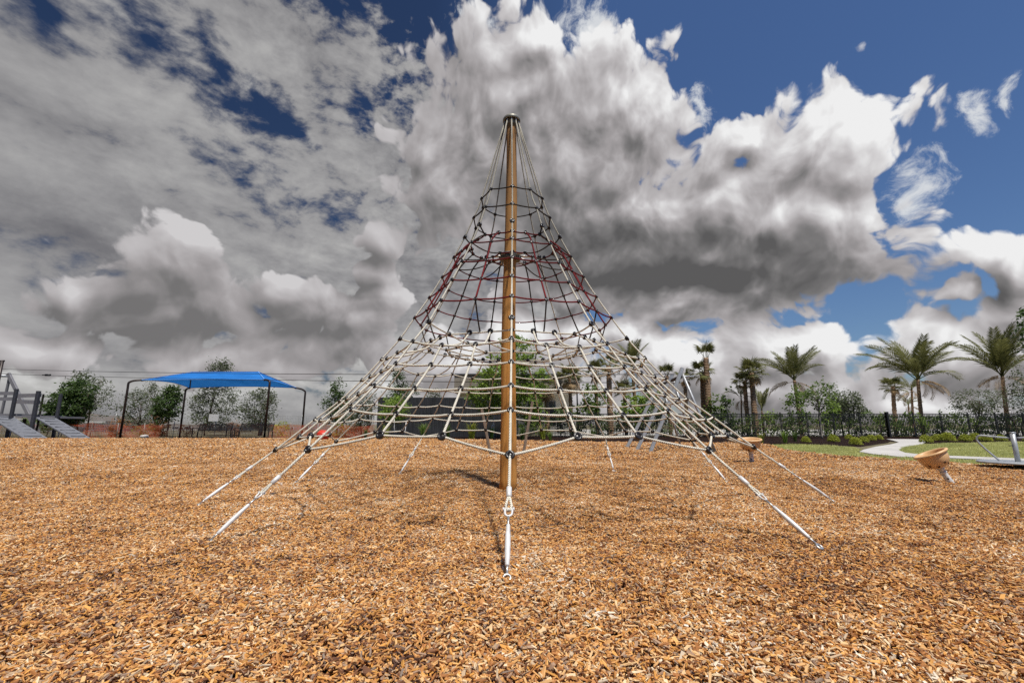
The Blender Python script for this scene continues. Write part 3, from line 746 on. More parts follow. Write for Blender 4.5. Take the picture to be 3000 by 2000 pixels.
def path_mat(name, col):
    m, g, out = new_mat(name); geo = g.n('ShaderNodeNewGeometry').outputs['Position']; sx = g.n('ShaderNodeSeparateXYZ', inp={0: geo})
    ln_ = g.math('GREATER_THAN', g.math('ABSOLUTE', g.math('SUBTRACT', g.math('FRACT', g.math('ADD', g.math('MULTIPLY', sx.outputs[0], .52), g.math('MULTIPLY', sx.outputs[1], .22))), .5)), .488)
    c = g.ramp(g.math('ADD', g.math('MULTIPLY', noise(g, geo, .8, 5, .65), .6), g.math('MULTIPLY', noise(g, geo, 9, 4, .6), .4)), [(.32, [q * .72 for q in col]), (.62, [q * 1.06 for q in col])])
    c = g.mix(ln_, c, [q * .35 for q in col])
    b = g.n('ShaderNodeBsdfPrincipled', inp={'Base Color': c, 'Roughness': .85, 'Specular IOR Level': .2}); g.t.links.new(b.outputs[0], out.inputs[0]); return m
M['concrete'] = path_mat('pale_concrete', (0.58, 0.56, 0.53))
path_top = xy([(2597, 1286), (2615, 1290), (2634, 1296), (2610, 1302), (2565, 1309), (2530, 1318), (2517, 1324), (2560, 1331), (2630, 1338), (2783, 1342.5), (3000, 1351.5), (3300, 1364), (3300, 1356), (3000, 1344.5), (2783, 1336), (2700, 1332.5), (2652, 1327), (2633, 1319), (2650, 1309), (2702, 1301), (2712, 1294), (2705, 1287)])
pm = MB(); n_ = len(path_top); area = sum(path_top[i][0] * path_top[(i + 1) % n_][1] - path_top[(i + 1) % n_][0] * path_top[i][1] for i in range(n_))
if area < 0: path_top.reverse()
bm = bmesh.new(); vt = [bm.verts.new((x, y, 0.018)) for x, y in path_top]; vb = [bm.verts.new((x, y, -0.02)) for x, y in path_top]
ff = bm.faces.new(vt); bmesh.ops.triangulate(bm, faces=[ff])
for i in range(n_): bm.faces.new((vb[i], vb[(i + 1) % n_], vt[(i + 1) % n_], vt[i]))
me = bpy.data.meshes.new('path'); bm.to_mesh(me); bm.free(); me.materials.append(M['concrete'])
po = bpy.data.objects.new('path', me); COL.objects.link(po); tag(po, kind='structure')

# ---- loose wood chips: one mass of instances on the mulch
def inside(poly, x, y):
    """vectorised even-odd test"""
    c = np.zeros(len(x), bool); n = len(poly)
    for i in range(n):
        x1, y1 = poly[i]; x2, y2 = poly[(i + 1) % n]
        if y1 == y2: continue
        hit = ((y1 > y) != (y2 > y)) & (x < (x2 - x1) * (y - y1) / (y2 - y1) + x1); c ^= hit
    return c
rs = np.random.RandomState(11)
def scatter(y0, y1, dens, half, poly):
    A = (y1 - y0) * 2 * (half * y1 + 1.0); n = int(A * dens)
    y = rs.uniform(y0, y1, n); x = rs.uniform(-1, 1, n) * (half * y1 + 1.0)
    k = np.abs(x) < half * y + 1.0; x, y = x[k], y[k]
    k = inside(poly, x, y); return x[k], y[k]
def chips_object(name, bands, poly, mat, zmax=0.034, clump=0):
    X, Y, SC_ = [], [], []
    for y0, y1, dens, size in bands:
        x, y = scatter(y0, y1, dens, 1.22, poly); X.append(x); Y.append(y); SC_.append(np.full(len(x), size))
    X = np.concatenate(X); Y = np.concatenate(Y); SZ = np.concatenate(SC_); n = len(X)
    mound = 0.0
    Z = rs.uniform(-0.002, zmax, n) * (0.55 + 0.9 * (0.5 + 0.5 * np.sin(X * 9.1 + 2 * np.sin(Y * 5.3)) * np.sin(Y * 8.3 + 2 * np.sin(X * 4.7)))) * (SZ / SZ.min()) ** 0.5
    me = bpy.data.meshes.new(name); me.vertices.add(n)
    me.vertices.foreach_set('co', np.stack([X, Y, Z], 1).astype(np.float32).ravel())
    rot = np.stack([rs.normal(0, 0.5, n), rs.normal(0, 0.34, n), rs.uniform(0, 2 * np.pi, n)], 1).astype(np.float32)
    L = np.exp(rs.normal(0, 0.34, n)); scl = np.stack([SZ * L * 0.029, SZ * np.exp(rs.normal(0, .36, n)) * 0.0074, SZ * np.exp(rs.normal(0, .3, n)) * 0.0064], 1).astype(np.float32)
    if clump:
        rot = np.stack([rs.normal(0, .08, n), rs.normal(0, .08, n), rs.uniform(0, 2 * np.pi, n)], 1).astype(np.float32); scl = np.repeat((SZ * 0.026 * np.exp(rs.normal(0, .12, n)))[:, None], 3, 1).astype(np.float32)
    for nm, arr in (('chip_rot', rot), ('chip_scale', scl)):
        at_ = me.attributes.new(nm, 'FLOAT_VECTOR', 'POINT'); at_.data.foreach_set('vector', arr.ravel())
    o = bpy.data.objects.new(name, me); COL.objects.link(o)
    ng = bpy.data.node_groups.new('chip_scatter', 'GeometryNodeTree')
    ng.interface.new_socket('Geometry', in_out='INPUT', socket_type='NodeSocketGeometry'); ng.interface.new_socket('Geometry', in_out='OUTPUT', socket_type='NodeSocketGeometry')
    N = lambda t: ng.nodes.new(t); Lk = ng.links.new
    gi, go = N('NodeGroupInput'), N('NodeGroupOutput')
    join = N('GeometryNodeJoinGeometry')
    for v in range(4):
        cu = N('GeometryNodeMeshCube'); cu.inputs['Size'].default_value = (1, 1, 1)
        cu.inputs['Vertices X'].default_value = 3 if v % 2 else 2
        sp = N('GeometryNodeSetPosition'); rv = N('FunctionNodeRandomValue'); rv.data_type = 'FLOAT_VECTOR'
        rv.inputs[0].default_value = (-0.26, -0.30, -0.25); rv.inputs[1].default_value = (0.26, 0.30, 0.25); rv.inputs['Seed'].default_value = 3 + v * 7
        sm = N('GeometryNodeSetMaterial'); sm.inputs['Material'].default_value = mat
        gti = N('GeometryNodeGeometryToInstance')
        Lk(cu.outputs[0], sp.inputs['Geometry']); Lk(rv.outputs[0], sp.inputs['Offset']); Lk(sp.outputs[0], sm.inputs['Geometry'])
        last = sm.outputs[0]
        if clump:      # a handful of loose chips as one piece
            pn = N('GeometryNodePoints'); pn.inputs['Count'].default_value = clump
            def rvec(lo, hi, seed):
                r_ = N('FunctionNodeRandomValue'); r_.data_type = 'FLOAT_VECTOR'; r_.inputs[0].default_value = lo; r_.inputs[1].default_value = hi; r_.inputs['Seed'].default_value = seed; return r_.outputs[0]
            Lk(rvec((-2.6, -2.6, -.15), (2.6, 2.6, .35), 40 + v), pn.inputs['Position'])
            ic = N('GeometryNodeInstanceOnPoints'); Lk(pn.outputs[0], ic.inputs['Points']); Lk(sm.outputs[0], ic.inputs['Instance'])
            Lk(rvec((-.7, -.5, 0), (.7, .5, 6.28), 60 + v), ic.inputs['Rotation']); Lk(rvec((.6, .19, .18), (1.4, .42, .36), 80 + v), ic.inputs['Scale'])
            rl = N('GeometryNodeRealizeInstances'); Lk(ic.outputs[0], rl.inputs[0]); last = rl.outputs[0]
        Lk(last, gti.inputs[0]); Lk(gti.outputs[0], join.inputs[0])
    ip = N('GeometryNodeInstanceOnPoints'); ip.inputs['Pick Instance'].default_value = True
    ri = N('FunctionNodeRandomValue'); ri.data_type = 'INT'; ri.inputs[4].default_value = 0; ri.inputs[5].default_value = 3
    Lk(ri.outputs[2], ip.inputs['Instance Index'])
    for nm, sock in (('chip_rot', 'Rotation'), ('chip_scale', 'Scale')):
        na = N('GeometryNodeInputNamedAttribute'); na.data_type = 'FLOAT_VECTOR'; na.inputs['Name'].default_value = nm; Lk(na.outputs[0], ip.inputs[sock])
    Lk(gi.outputs[0], ip.inputs['Points']); Lk(join.outputs[0], ip.inputs['Instance']); Lk(ip.outputs[0], go.inputs[0])
    md = o.modifiers.new('chips', 'NODES'); md.node_group = ng
    return tag(o, kind='stuff')
chips = chips_object('wood_chips', [(0.9, 3.6, 12500, 0.70)], far_mulch, M['chip'])
chips['label'] = 'loose orange and brown wood chips covering the near playground'
chips2 = chips_object('wood_chips', [(3.6, 6.5, 1100, 0.72), (6.5, 11, 520, 0.94), (11, 17, 150, 1.6), (17, 28, 70, 2.3)], far_mulch, M['chip'], 0.026, 9)
chips2['label'] = 'loose orange and brown wood chips covering the far playground'

# ---- turf blades on the lawn
def turf_blades():
    pts = []
    for poly, dens in ((lawn_a, 330), (lawn_b, 330)):
        pa = np.array(poly); x0_, y0_ = pa.min(0); x1_, y1_ = pa.max(0); x1_ = min(x1_, 26); n = int((x1_ - x0_) * (y1_ - y0_) * dens)
        x, y = rs.uniform(x0_, x1_, n), rs.uniform(y0_, y1_, n); k = inside(poly, x, y); pts.append(np.stack([x[k], y[k]], 1))
    p_ = np.concatenate(pts); n = len(p_); a = rs.uniform(0, 2 * np.pi, n); h = rs.uniform(.018, .05, n) * (0.7 + 0.6 * (np.sin(p_[:, 0] * 2.1) * np.sin(p_[:, 1] * 1.7) > 0)); w = .008
    b = np.stack([p_[:, 0], p_[:, 1], np.full(n, .002)], 1); sd_ = np.stack([np.cos(a) * w, np.sin(a) * w, np.zeros(n)], 1); ln_ = np.stack([-np.sin(a) * h * .7, np.cos(a) * h * .7, h], 1)
    return np.stack([b - sd_, b + sd_, b + ln_ + sd_ * .3, b + ln_ - sd_ * .3], 1)
# ------------------------------------------------------------------ plants
M['leaf_dark'] = leaf_mat('dark_green_leaf', (0.022, 0.044, 0.016), (0.085, 0.135, 0.036))
M['leaf_mid'] = leaf_mat('mid_green_leaf', (0.045, 0.080, 0.020), (0.150, 0.215, 0.050))
M['leaf_bright'] = leaf_mat('bright_green_leaf', (0.075, 0.130, 0.020), (0.240, 0.335, 0.062))
M['leaf_grey'] = leaf_mat('grey_green_leaf', (0.040, 0.052, 0.028), (0.125, 0.148, 0.080))
M['leaf_yellow'] = leaf_mat('yellow_green_leaf', (0.120, 0.150, 0.018), (0.380, 0.400, 0.060))
M['leaf_rust'] = leaf_mat('rusty_leaf', (0.15, 0.060, 0.025), (0.34, 0.165, 0.065))
M['frond'] = leaf_mat('palm_frond', (0.040, 0.050, 0.018), (0.165, 0.165, 0.055), 2.0, 0.3)
M['frond_dry'] = leaf_mat('dry_palm_frond', (0.12, 0.075, 0.035), (0.30, 0.21, 0.11), 2.0, 0.2)
M['bark'] = pmat('grey_brown_bark', (0.16, 0.12, 0.085), 0.9, 0, 0.35, 9, bump=0.8, bscale=30, spec=0.1)
M['bark_pale'] = pmat('pale_bark', (0.34, 0.30, 0.25), 0.9, 0, 0.3, 9, bump=0.6, bscale=30, spec=0.1)
def palm_bark():
    m, g, out = new_mat('ringed_palm_trunk')
    tc = g.n('ShaderNodeTexCoord').outputs['Object']
    wv = g.n('ShaderNodeTexWave', wave_type='BANDS', bands_direction='Z', inp={'Vector': tc, 'Scale': 2.6, 'Distortion': 2.2, 'Detail': 3.0, 'Detail Scale': 2.0})
    f = g.math('ADD', g.math('MULTIPLY', wv.outputs['Fac'], 0.55), g.math('MULTIPLY', noise(g, tc, 12, 4, .65), 0.5))
    c = g.ramp(f, [(0.25, (0.13, 0.072, 0.042)), (0.55, (0.36, 0.225, 0.135)), (0.85, (0.50, 0.37, 0.25))])
    b = g.n('ShaderNodeBsdfPrincipled', inp={'Base Color': c, 'Roughness': 0.9, 'Specular IOR Level': 0.1})
    bp = g.n('ShaderNodeBump', inp={'Strength': 0.9, 'Distance': 0.03, 'Height': f}); g.t.links.new(bp.outputs[0], b.inputs['Normal'])
    g.t.links.new(b.outputs[0], out.inputs[0]); return m
M['palm_trunk'] = palm_bark()

def quads_object(name, V, mat, parent=None, smooth=False):
    """V: (n, 4, 3) four-cornered leaves"""
    n = len(V); me = bpy.data.meshes.new(name); me.vertices.add(n * 4); me.loops.add(n * 4); me.polygons.add(n)
    me.vertices.foreach_set('co', V.reshape(-1).astype(np.float32))
    me.loops.foreach_set('vertex_index', np.arange(n * 4, dtype=np.int32))
    me.polygons.foreach_set('loop_start', np.arange(0, n * 4, 4, dtype=np.int32))
    me.update(calc_edges=True); me.materials.append(mat)
    o = bpy.data.objects.new(name, me); COL.objects.link(o)
    if parent: o.parent = parent
    return o
M['blade'] = leaf_mat('grass_blade', (0.13, 0.17, 0.04), (0.48, 0.47, 0.18), 0.7, 0.3)
tag(quads_object('grass', turf_blades(), M['blade']), kind='stuff')
def leaf_quads(rs, C, size, aspect=0.5, flat=0.5):
    """diamond leaves of random lie about centres C"""
    n = len(C)
    nrm = rs.normal(size=(n, 3)); nrm[:, 2] = np.abs(nrm[:, 2]) + flat; nrm /= np.linalg.norm(nrm, axis=1)[:, None]
    t = rs.normal(size=(n, 3)); t -= nrm * (t * nrm).sum(1)[:, None]; t /= np.linalg.norm(t, axis=1)[:, None]
    b = np.cross(nrm, t); s = size * np.exp(rs.normal(0, .3, n))[:, None]
    return np.stack([C - t * s, C + b * s * aspect - t * s * .1, C + t * s, C - b * s * aspect - t * s * .1], 1)
def crown_points(rs, lobes, clumps, per, spread):
    """clumped points; lobes = (x, y, z, rx, ry, rz, weight)"""
    w = np.array([l[6] for l in lobes], float); w /= w.sum(); cs = []
    for i in rs.choice(len(lobes), clumps, p=w):
        x, y, z, rx, ry, rz, _ = lobes[i]
        d = rs.normal(size=3); d /= np.linalg.norm(d); r = rs.uniform(0.25, 1.0) ** 0.45
        cs.append((x + d[0] * rx * r, y + d[1] * ry * r, z + d[2] * rz * r))
    cs = np.array(cs); pts = np.repeat(cs, per, 0) + rs.normal(0, spread, (clumps * per, 3)) * (1, 1, .8)
    return cs, pts
def make_tree(name, label, px, Y, base_z, lobes_px, clumps, per, leaf, mat, bark='bark', trunk_r=0.07, seed=1, spread=0.16, cat='tree', group=None, z0=0.0, limbs=26, multi=1, aspect=0.5):
    """crown given by ellipses (px, py, rx, ry, weight) seen at distance Y"""
    rs = np.random.RandomState(seed); rn = random.Random(seed); clumps = int(clumps * (1.45 if cat == 'tree' and mat != 'leaf_mid' else 1.0))
    base = P(px, 1283, Y); base.z = z0
    root = empty(name, base, 0, label, cat, group)
    k = Y / F_PX * 1.0; lobes = []
    for (cx_, cy_, rx, ry, w) in lobes_px:
        c = P(cx_, cy_, Y) - base
        dep = max(rx * k * 0.8, 0.25); lobes.append((c.x, rn.uniform(-.15, .15) * dep, c.z, rx * k, dep, ry * k, w))
    cs, pts = crown_points(rs, lobes, clumps, per, spread)
    pts[:, 2] = np.maximum(pts[:, 2], 0.06)
    crown = quads_object('crown', leaf_quads(rs, pts, leaf, aspect), M[mat], root)
    mb = MB(); zt = float(np.percentile(cs[:, 2], 70)); zc = float(np.percentile(cs[:, 2], 12))
    for m_ in range(multi):
        ox = rn.uniform(-.25, .25) * (multi > 1); top = Vector((lobes[0][0] * .7 + ox * 3, rn.uniform(-.1, .1), zt))
        sp = [Vector((ox, 0, -0.05)), Vector((ox * 1.2 + rn.uniform(-.05, .05), 0, zc * .5)), Vector((ox * 1.8 + top.x * .4, 0, zc)), top]
        sp = smooth_pts(sp, 4); mb.tube(sp, [trunk_r * (1 - 0.75 * i / (len(sp) - 1)) for i in range(len(sp))], 8)
        for _ in range(limbs // multi):
            c = Vector(cs[rn.randrange(len(cs))]); t = rn.uniform(.45, .95); s0 = sp[int(t * (len(sp) - 1))]
            if s0.z > c.z: s0 = sp[max(1, int(t * .6 * (len(sp) - 1)))]
            midp = s0.lerp(c, .5) + Vector((0, 0, .06)); mb.tube([s0, midp, c], [trunk_r * .32, trunk_r * .2, trunk_r * .08], 5)
    mb.build('trunk', M[bark], root)
    return root

# ---- feather palms
def frond_mesh(L, droop, n, leaflet, seed, twist=0.0, bow=0.0):
    """a feather frond along +X from its foot at the origin, arching down by 'droop'"""
    rs = np.random.RandomState(seed); V = []
    cur = []; ang = 0.0; p = np.zeros(3); st = L / 30
    for i in range(31):
        t = i / 30; cur.append((p.copy(), ang)); ang = -droop * (t ** 1.6); p = p + np.array([math.cos(ang), bow * t * 0.06, math.sin(ang)]) * st
    for i in range(30):      # midrib: crossed strips
        a, b = cur[i][0], cur[i + 1][0]; w = 0.035 * (1 - .85 * i / 30)
        V.append([a + (0, -w, 0), b + (0, -w, 0), b + (0, w, 0), a + (0, w, 0)]); V.append([a + (0, 0, -w), b + (0, 0, -w), b + (0, 0, w), a + (0, 0, w)])
    for j in range(n):
        t = 0.16 + 0.84 * (j + rs.uniform(-.2, .2)) / n; t = min(max(t, 0), .999); f = t * 30; i = int(f); u = f - i
        o = cur[i][0] * (1 - u) + cur[min(i + 1, 30)][0] * u; ang = cur[i][1]
        fw = np.array([math.cos(ang), 0, math.sin(ang)]); up = np.array([-math.sin(ang), 0, math.cos(ang)])
        ll = leaflet * (0.45 + 0.75 * math.sin(math.pi * min(1, t * .9 + .08))) * rs.uniform(.85, 1.1)
        for sg in (-1, 1):
            side = np.array([0, sg, 0.0]); dirn = side * 0.78 + fw * (0.55 + .35 * t) + up * rs.uniform(.10, .34); dirn /= np.linalg.norm(dirn)
            mid = o + dirn * ll * .55; tip = o + dirn * ll + np.array([0, 0, -ll * rs.uniform(.12, .38)])
            w = fw * 0.040 + np.array([0, 0, .006])
            V.append([o - w * .5, mid - w, mid + w, o + w * .5]); V.append([mid - w, tip - w * .1, tip + w * .1, mid + w])
    return np.array([np.array(q, float) for q in V])
FM = {}
def frond_obj(kind, mat, parent, az, el_, scale, roll=0.0, z=0.0):
    key = (kind, mat)
    if key not in FM:
        L, dr, n, lf, sd = {'a': (1, .75, 46, .20, 1), 'b': (1, 1.15, 46, .20, 2), 'c': (1, .50, 48, .185, 3), 'd': (1, 1.9, 40, .18, 4)}[kind]
        o = quads_object('frond', frond_mesh(L * 4, dr, n, lf * 4, sd), M[mat], parent); FM[key] = o.data
    else:
        o = bpy.data.objects.new('frond', FM[key]); COL.objects.link(o); o.parent = parent
    o.location = (0.06 * math.cos(az), 0.06 * math.sin(az), z); o.rotation_euler = (Matrix.Rotation(az, 3, 'Z') @ Matrix.Rotation(-el_, 3, 'Y') @ Matrix.Rotation(roll, 3, 'X')).to_euler()
    o.scale = (scale / 4,) * 3
    return o
def palm(label, px, Y, crown_px, fronds, length, r=(0.16, 0.11), seed=1, mat='frond', stub=True, group='feather palms behind the fence', boots=False):
    base = P(px, 1283, Y); base.z = 0; top = P(*crown_px, Y) - base; top.y = 0
    root = empty('palm_tree', base, 0, label, 'palm tree', group); rn = random.Random(seed)
    mb = MB(); sp = smooth_pts([(0, 0, -.1), (top.x * .15, 0, top.z * .3), (top.x * .55, 0, top.z * .7), (top.x, 0, top.z + .15)], 8)
    rr = [(r[0] * 1.25 if i == 0 else r[0] * (1 - i / (len(sp) - 1)) + r[1] * i / (len(sp) - 1)) * (1 + .05 * math.sin(i * 2.2)) for i in range(len(sp))]
    mb.tube(sp, rr, 12); mb.build('trunk', M['palm_trunk'], root)
    cs = MB(); cs.tube([(top.x, 0, top.z - .1), (top.x * 1.01, 0, top.z + .35), (top.x * 1.02, 0, top.z + .8)], [r[1] * .95, r[1] * .8, .03], 10); cs.build('crownshaft', M['frond'], root)
    for i, (az, e_, s_, kd) in enumerate(fronds):
        o = frond_obj(kd, mat, root, rad(az), rad(e_), length * s_, rn.uniform(-.35, .35), 0); o.location = Vector((top.x, 0, top.z + .12 + .3 * rn.random())) + o.location
    for i in range(4):       # spent fronds hanging below the crown
        a_ = rn.choice([rn.uniform(150, 215), rn.uniform(-35, 35), rn.uniform(-120, -60)])
        o = frond_obj('d' if i % 2 else 'b', 'frond_dry', root, rad(a_), rad(rn.uniform(-50, 5)), length * rn.uniform(.45, .7), rn.uniform(-.6, .6), 0); o.location = Vector((top.x, 0, top.z + .05)) + o.location
    return root
def fan_mesh(seed, blades=20, petiole=0.55):
    rs = np.random.RandomState(seed); V = []; w = .016
    V.append([(0, -w, 0), (petiole, -w, 0), (petiole, w, 0), (0, w, 0)]); V.append([(0, 0, -w), (petiole, 0, -w), (petiole, 0, w), (0, 0, w)])
    for j in range(blades):
        a = (j / (blades - 1) - .5) * 3.6; L = (0.62 - .12 * abs(a) / 1.8) * rs.uniform(.85, 1.1); o = np.array([petiole, 0, 0.])
        d_ = np.array([math.cos(a), math.sin(a), .10 - .08 * abs(a)]); s_ = np.array([-math.sin(a), math.cos(a), .35]) * .030
        mid = o + d_ * L * .6; tip = o + d_ * L + np.array([0, 0, -L * rs.uniform(.18, .45)])
        V.append([o - s_ * .2, mid - s_, mid + s_, o + s_ * .2]); V.append([mid - s_, tip, tip + s_ * .05, mid + s_])
    return np.array([np.array(q, float) for q in V])
def fan_palm(label, px, Y, crown_px, n, size, r=0.15, seed=1, lop=False, skirt=0, group='fan palms behind the fence'):
    base = P(px, 1283, Y); base.z = 0; top = P(*crown_px, Y) - base; top.y = 0; rn = random.Random(seed)
    root = empty('palm_tree', base, 0, label, 'palm tree', group)
    mb = MB(); sp = smooth_pts([(0, 0, -.1), (top.x * .4, 0, top.z * .5), (top.x, 0, top.z)], 10)
    mb.tube(sp, [r * (1.15 - .3 * i / len(sp)) * (1 + .10 * math.sin(i * 2.7)) for i in range(len(sp))], 12)
    for i in range(22):      # old leaf bases
        t = rn.uniform(.35, 1); c = sp[int(t * (len(sp) - 1))]; a = rn.uniform(0, 6.28); d_ = Vector((math.cos(a), math.sin(a), 1.1)).normalized()
        mb.tube([c + d_ * r * .5, c + d_ * (r + .16)], [.035, .012], 5)
    mb.build('trunk', M['palm_trunk'], root)
    fans = {}
    for i in range(n + skirt):
        dry = i >= n; key = ('fan', i % 3, dry)
        if key not in FM: o = quads_object('frond', fan_mesh(5 + i % 3), M['frond_dry' if dry else 'frond'], root); FM[key] = o.data
        else: o = bpy.data.objects.new('frond', FM[key]); COL.objects.link(o); o.parent = root
        az = i * 2.4 + rn.uniform(-.3, .3); e_ = rad(rn.uniform(55, 85)) if lop else (rad(rn.uniform(-75, -35)) if dry else rad(80 - 105 * (i / max(1, n - 1)) + rn.uniform(-10, 10)))
        o.rotation_euler = (Matrix.Rotation(az, 3, 'Z') @ Matrix.Rotation(-e_, 3, 'Y')).to_euler(); s_ = size * rn.uniform(.85, 1.15); o.scale = (s_,) * 3
        o.location = Vector((top.x, 0, top.z)) + Vector((math.cos(az), math.sin(az), 0)) * r * .5
    return root
ring = lambda n, e0, e1, kinds, seed: [((360 / n) * i + random.Random(seed + i).uniform(-14, 14), e0 + (e1 - e0) * random.Random(seed * 3 + i).random(), random.Random(seed * 7 + i).uniform(.85, 1.1), kinds[i % len(kinds)]) for i in range(n)]
# seen side-on: fronds listed as (azimuth, rise, relative length, form); 0 = right, 180 = left
palm('feather palm with fronds spread wide and a vine clad trunk beside the small pale tree', 2350, 36, (2328, 1120), [(172, 38, 1.05, 'b'), (165, 55, .8, 'a'), (15, 52, 1.0, 'c'), (5, 60, .9, 'c'), (130, 72, .8, 'c'), (60, 78, .75, 'c'), (200, 62, .7, 'a'), (-40, 68, .8, 'c'), (-120, 66, .8, 'a'), (250, 82, .8, 'c'), (30, 66, .7, 'c'), (150, 50, .9, 'a'), (-60, 45, .7, 'b')], 3.6, seed=1)
palm('feather palm with a full round crown beside the white path gate', 2708, 36, (2690, 1118), [(178, 30, 1.05, 'b'), (170, 45, 1.1, 'a'), (160, 58, 1.0, 'a'), (4, 24, 1.0, 'b'), (10, 42, 1.05, 'c'), (0, 56, 1.05, 'c'), (30, 68, .95, 'c'), (140, 70, .95, 'c'), (-60, 60, .9, 'a'), (-110, 62, .9, 'a'), (-90, 78, .9, 'c'), (-140, 48, .8, 'b'), (-30, 45, .8, 'b'), (90, 74, .9, 'c'), (200, 60, .9, 'a')], 4.1, seed=2)
palm('feather palm with dense upright fronds at the right end of the fence', 2960, 36, (2938, 1108), [(176, 42, 1.0, 'b'), (165, 56, 1.05, 'a'), (172, 64, .9, 'a'), (6, 58, 1.05, 'c'), (0, 44, 1.0, 'b'), (80, 80, 1.0, 'c'), (-80, 84, 1.05, 'c'), (-95, 70, 1.0, 'c'), (-60, 62, .9, 'a'), (-130, 60, .9, 'a'), (-100, 50, .8, 'b'), (30, 70, 1.0, 'c'), (140, 74, 1.0, 'c'), (250, 75, 1.0, 'c'), (-45, 76, .95, 'c'), (-140, 78, .95, 'c')], 4.0, seed=3)
palm('feather palm rising behind the grey steel frame with a ragged crown', 1868, 35, (1852, 1085), [(80, 84, .9, 'c'), (10, 66, .9, 'c'), (165, 55, .95, 'b'), (175, 30, .8, 'd'), (0, 35, .8, 'd'), (-80, 72, .9, 'a'), (-100, 60, .9, 'a'), (140, 70, .8, 'c'), (30, 76, .8, 'c'), (-40, 20, .7, 'd'), (-140, 15, .7, 'd'), (60, 60, .9, 'a')], 2.7, seed=4)
palm('short bent feather palm low beside the pair of fan palms', 2240, 35, (2232, 1210), [(60, 75, .8, 'c'), (20, 70, .9, 'c'), (100, 84, .9, 'c'), (160, 60, .6, 'b'), (-80, 70, .7, 'c'), (0, 80, 1.0, 'c')], 1.9, (.07, .05), seed=5)
palm('short feather palm with drooping fronds left of the pair of fan palms', 2176, 35, (2172, 1175), [(175, 40, 1.0, 'd'), (160, 60, .9, 'b'), (20, 40, .8, 'd'), (10, 70, .8, 'b'), (-90, 60, .7, 'b'), (100, 80, .7, 'c'), (-60, 20, .8, 'd')], 1.6, (.07, .05), seed=6)
palm('small far palm with one long arching frond behind the gate fence', 2682, 42, (2672, 1148), [(175, 20, 1.1, 'd'), (170, 50, .9, 'b'), (20, 40, .7, 'b'), (0, 65, .6, 'c'), (-90, 60, .6, 'b'), (120, 75, .6, 'c')], 2.6, (.12, .08), seed=7)
palm('tiny far palm with a low rounded crown left of the gate palm trunk', 2672, 44, (2662, 1192), [(178, 30, 1, 'b'), (165, 55, .9, 'a'), (5, 35, 1, 'b'), (15, 60, .8, 'a'), (-90, 50, .8, 'b'), (90, 70, .8, 'a'), (-60, 30, .8, 'd'), (-130, 35, .8, 'd')], 1.5, (.08, .06), seed=8)
fan_palm('tall fan palm with a lopped tuft on top of its thick ragged trunk', 2082, 34, (2068, 1048), 6, 1.05, .22, 1, lop=True)
fan_palm('fan palm leaning against the tall lopped fan palm', 2066, 34.6, (2056, 1090), 16, 1.0, .17, 2, skirt=3)
fan_palm('taller of the two fan palms standing together behind the fence', 2216, 34, (2202, 1092), 22, 1.05, .19, 3, skirt=3)
fan_palm('shorter of the two fan palms standing together behind the fence', 2194, 34.5, (2182, 1118), 18, 0.9, .15, 4, skirt=2)
fan_palm('far slender fan palm left of the gate palm', 2628, 42, (2616, 1132), 20, 0.95, .17, 5, skirt=2)
fan_palm('fan palm with a small tufted top behind the grey steel frame', 1966, 35, (1954, 1100), 8, 1.0, .14, 6, lop=True)
fan_palm('fan palm with a bare spiky trunk just right of the grey steel frame', 2016, 35, (2006, 1106), 10, .75, .14, 7, skirt=4)
fan_palm('thick cinnamon trunked fan palm seen through the right of the net', 1790, 33.8, (1783, 1072), 12, .95, .21, 8, skirt=2)
fan_palm('fan palm with hanging dead leaves in front of the beige building', 1606, 34, (1600, 1138), 12, 1.0, .16, 9, skirt=14)
fan_palm('green fan palm right of the beige building wall', 1676, 34, (1668, 1106), 22, 1.05, .14, 10, skirt=3)
fan_palm('green fan palm beside the street lamp', 1752, 35, (1744, 1090), 16, .95, .14, 11, skirt=2)
fan_palm('low bushy fan palm right of the cinnamon palm trunk', 1836, 34, (1828, 1142), 18, .8, .13, 12)

# ---- broadleaf trees
make_tree('broadleaf_tree', 'big leafy green tree behind the timber pole', 1492, 30, 0, [(1480, 1120, 85, 90, 3), (1425, 1150, 55, 70, 1.4), (1540, 1170, 55, 75, 1.4), (1520, 1040, 50, 60, 1), (1500, 1005, 30, 25, .4), (1580, 1120, 30, 50, .5)], 300, 26, .095, 'leaf_bright', trunk_r=.10, seed=1, spread=.17)
make_tree('broadleaf_tree', 'slim tree with a bright green skirt in front of the dark screen', 1157, 31, 0, [(1158, 1195, 42, 38, 2), (1150, 1210, 48, 30, 1)], 70, 26, .07, 'leaf_bright', 'bark_pale', .05, 2, spread=.15)
make_tree('conifer_tree', 'tall dark pointed tree behind the left end of the dark screen', 1175, 38, 0, [(1170, 1180, 36, 60, 3), (1168, 1130, 24, 40, 1.2), (1166, 1100, 10, 22, .4), (1210, 1150, 18, 30, .5)], 110, 24, .075, 'leaf_dark', 'bark', .06, 3, spread=.17)
make_tree('broadleaf_tree', 'small dark tree top showing over the dark screen', 1275, 40, 0, [(1272, 1160, 20, 22, 1)], 24, 20, .07, 'leaf_grey', 'bark', .05, 31, spread=.14)
make_tree('broadleaf_tree', 'dense dark green tree with a loose pale side beside the play ramps', 222, 32, 0, [(205, 1190, 58, 55, 4), (230, 1150, 45, 40, 1.6), (190, 1215, 50, 35, 1.5)], 190, 30, .085, 'leaf_dark', seed=4, spread=.17)
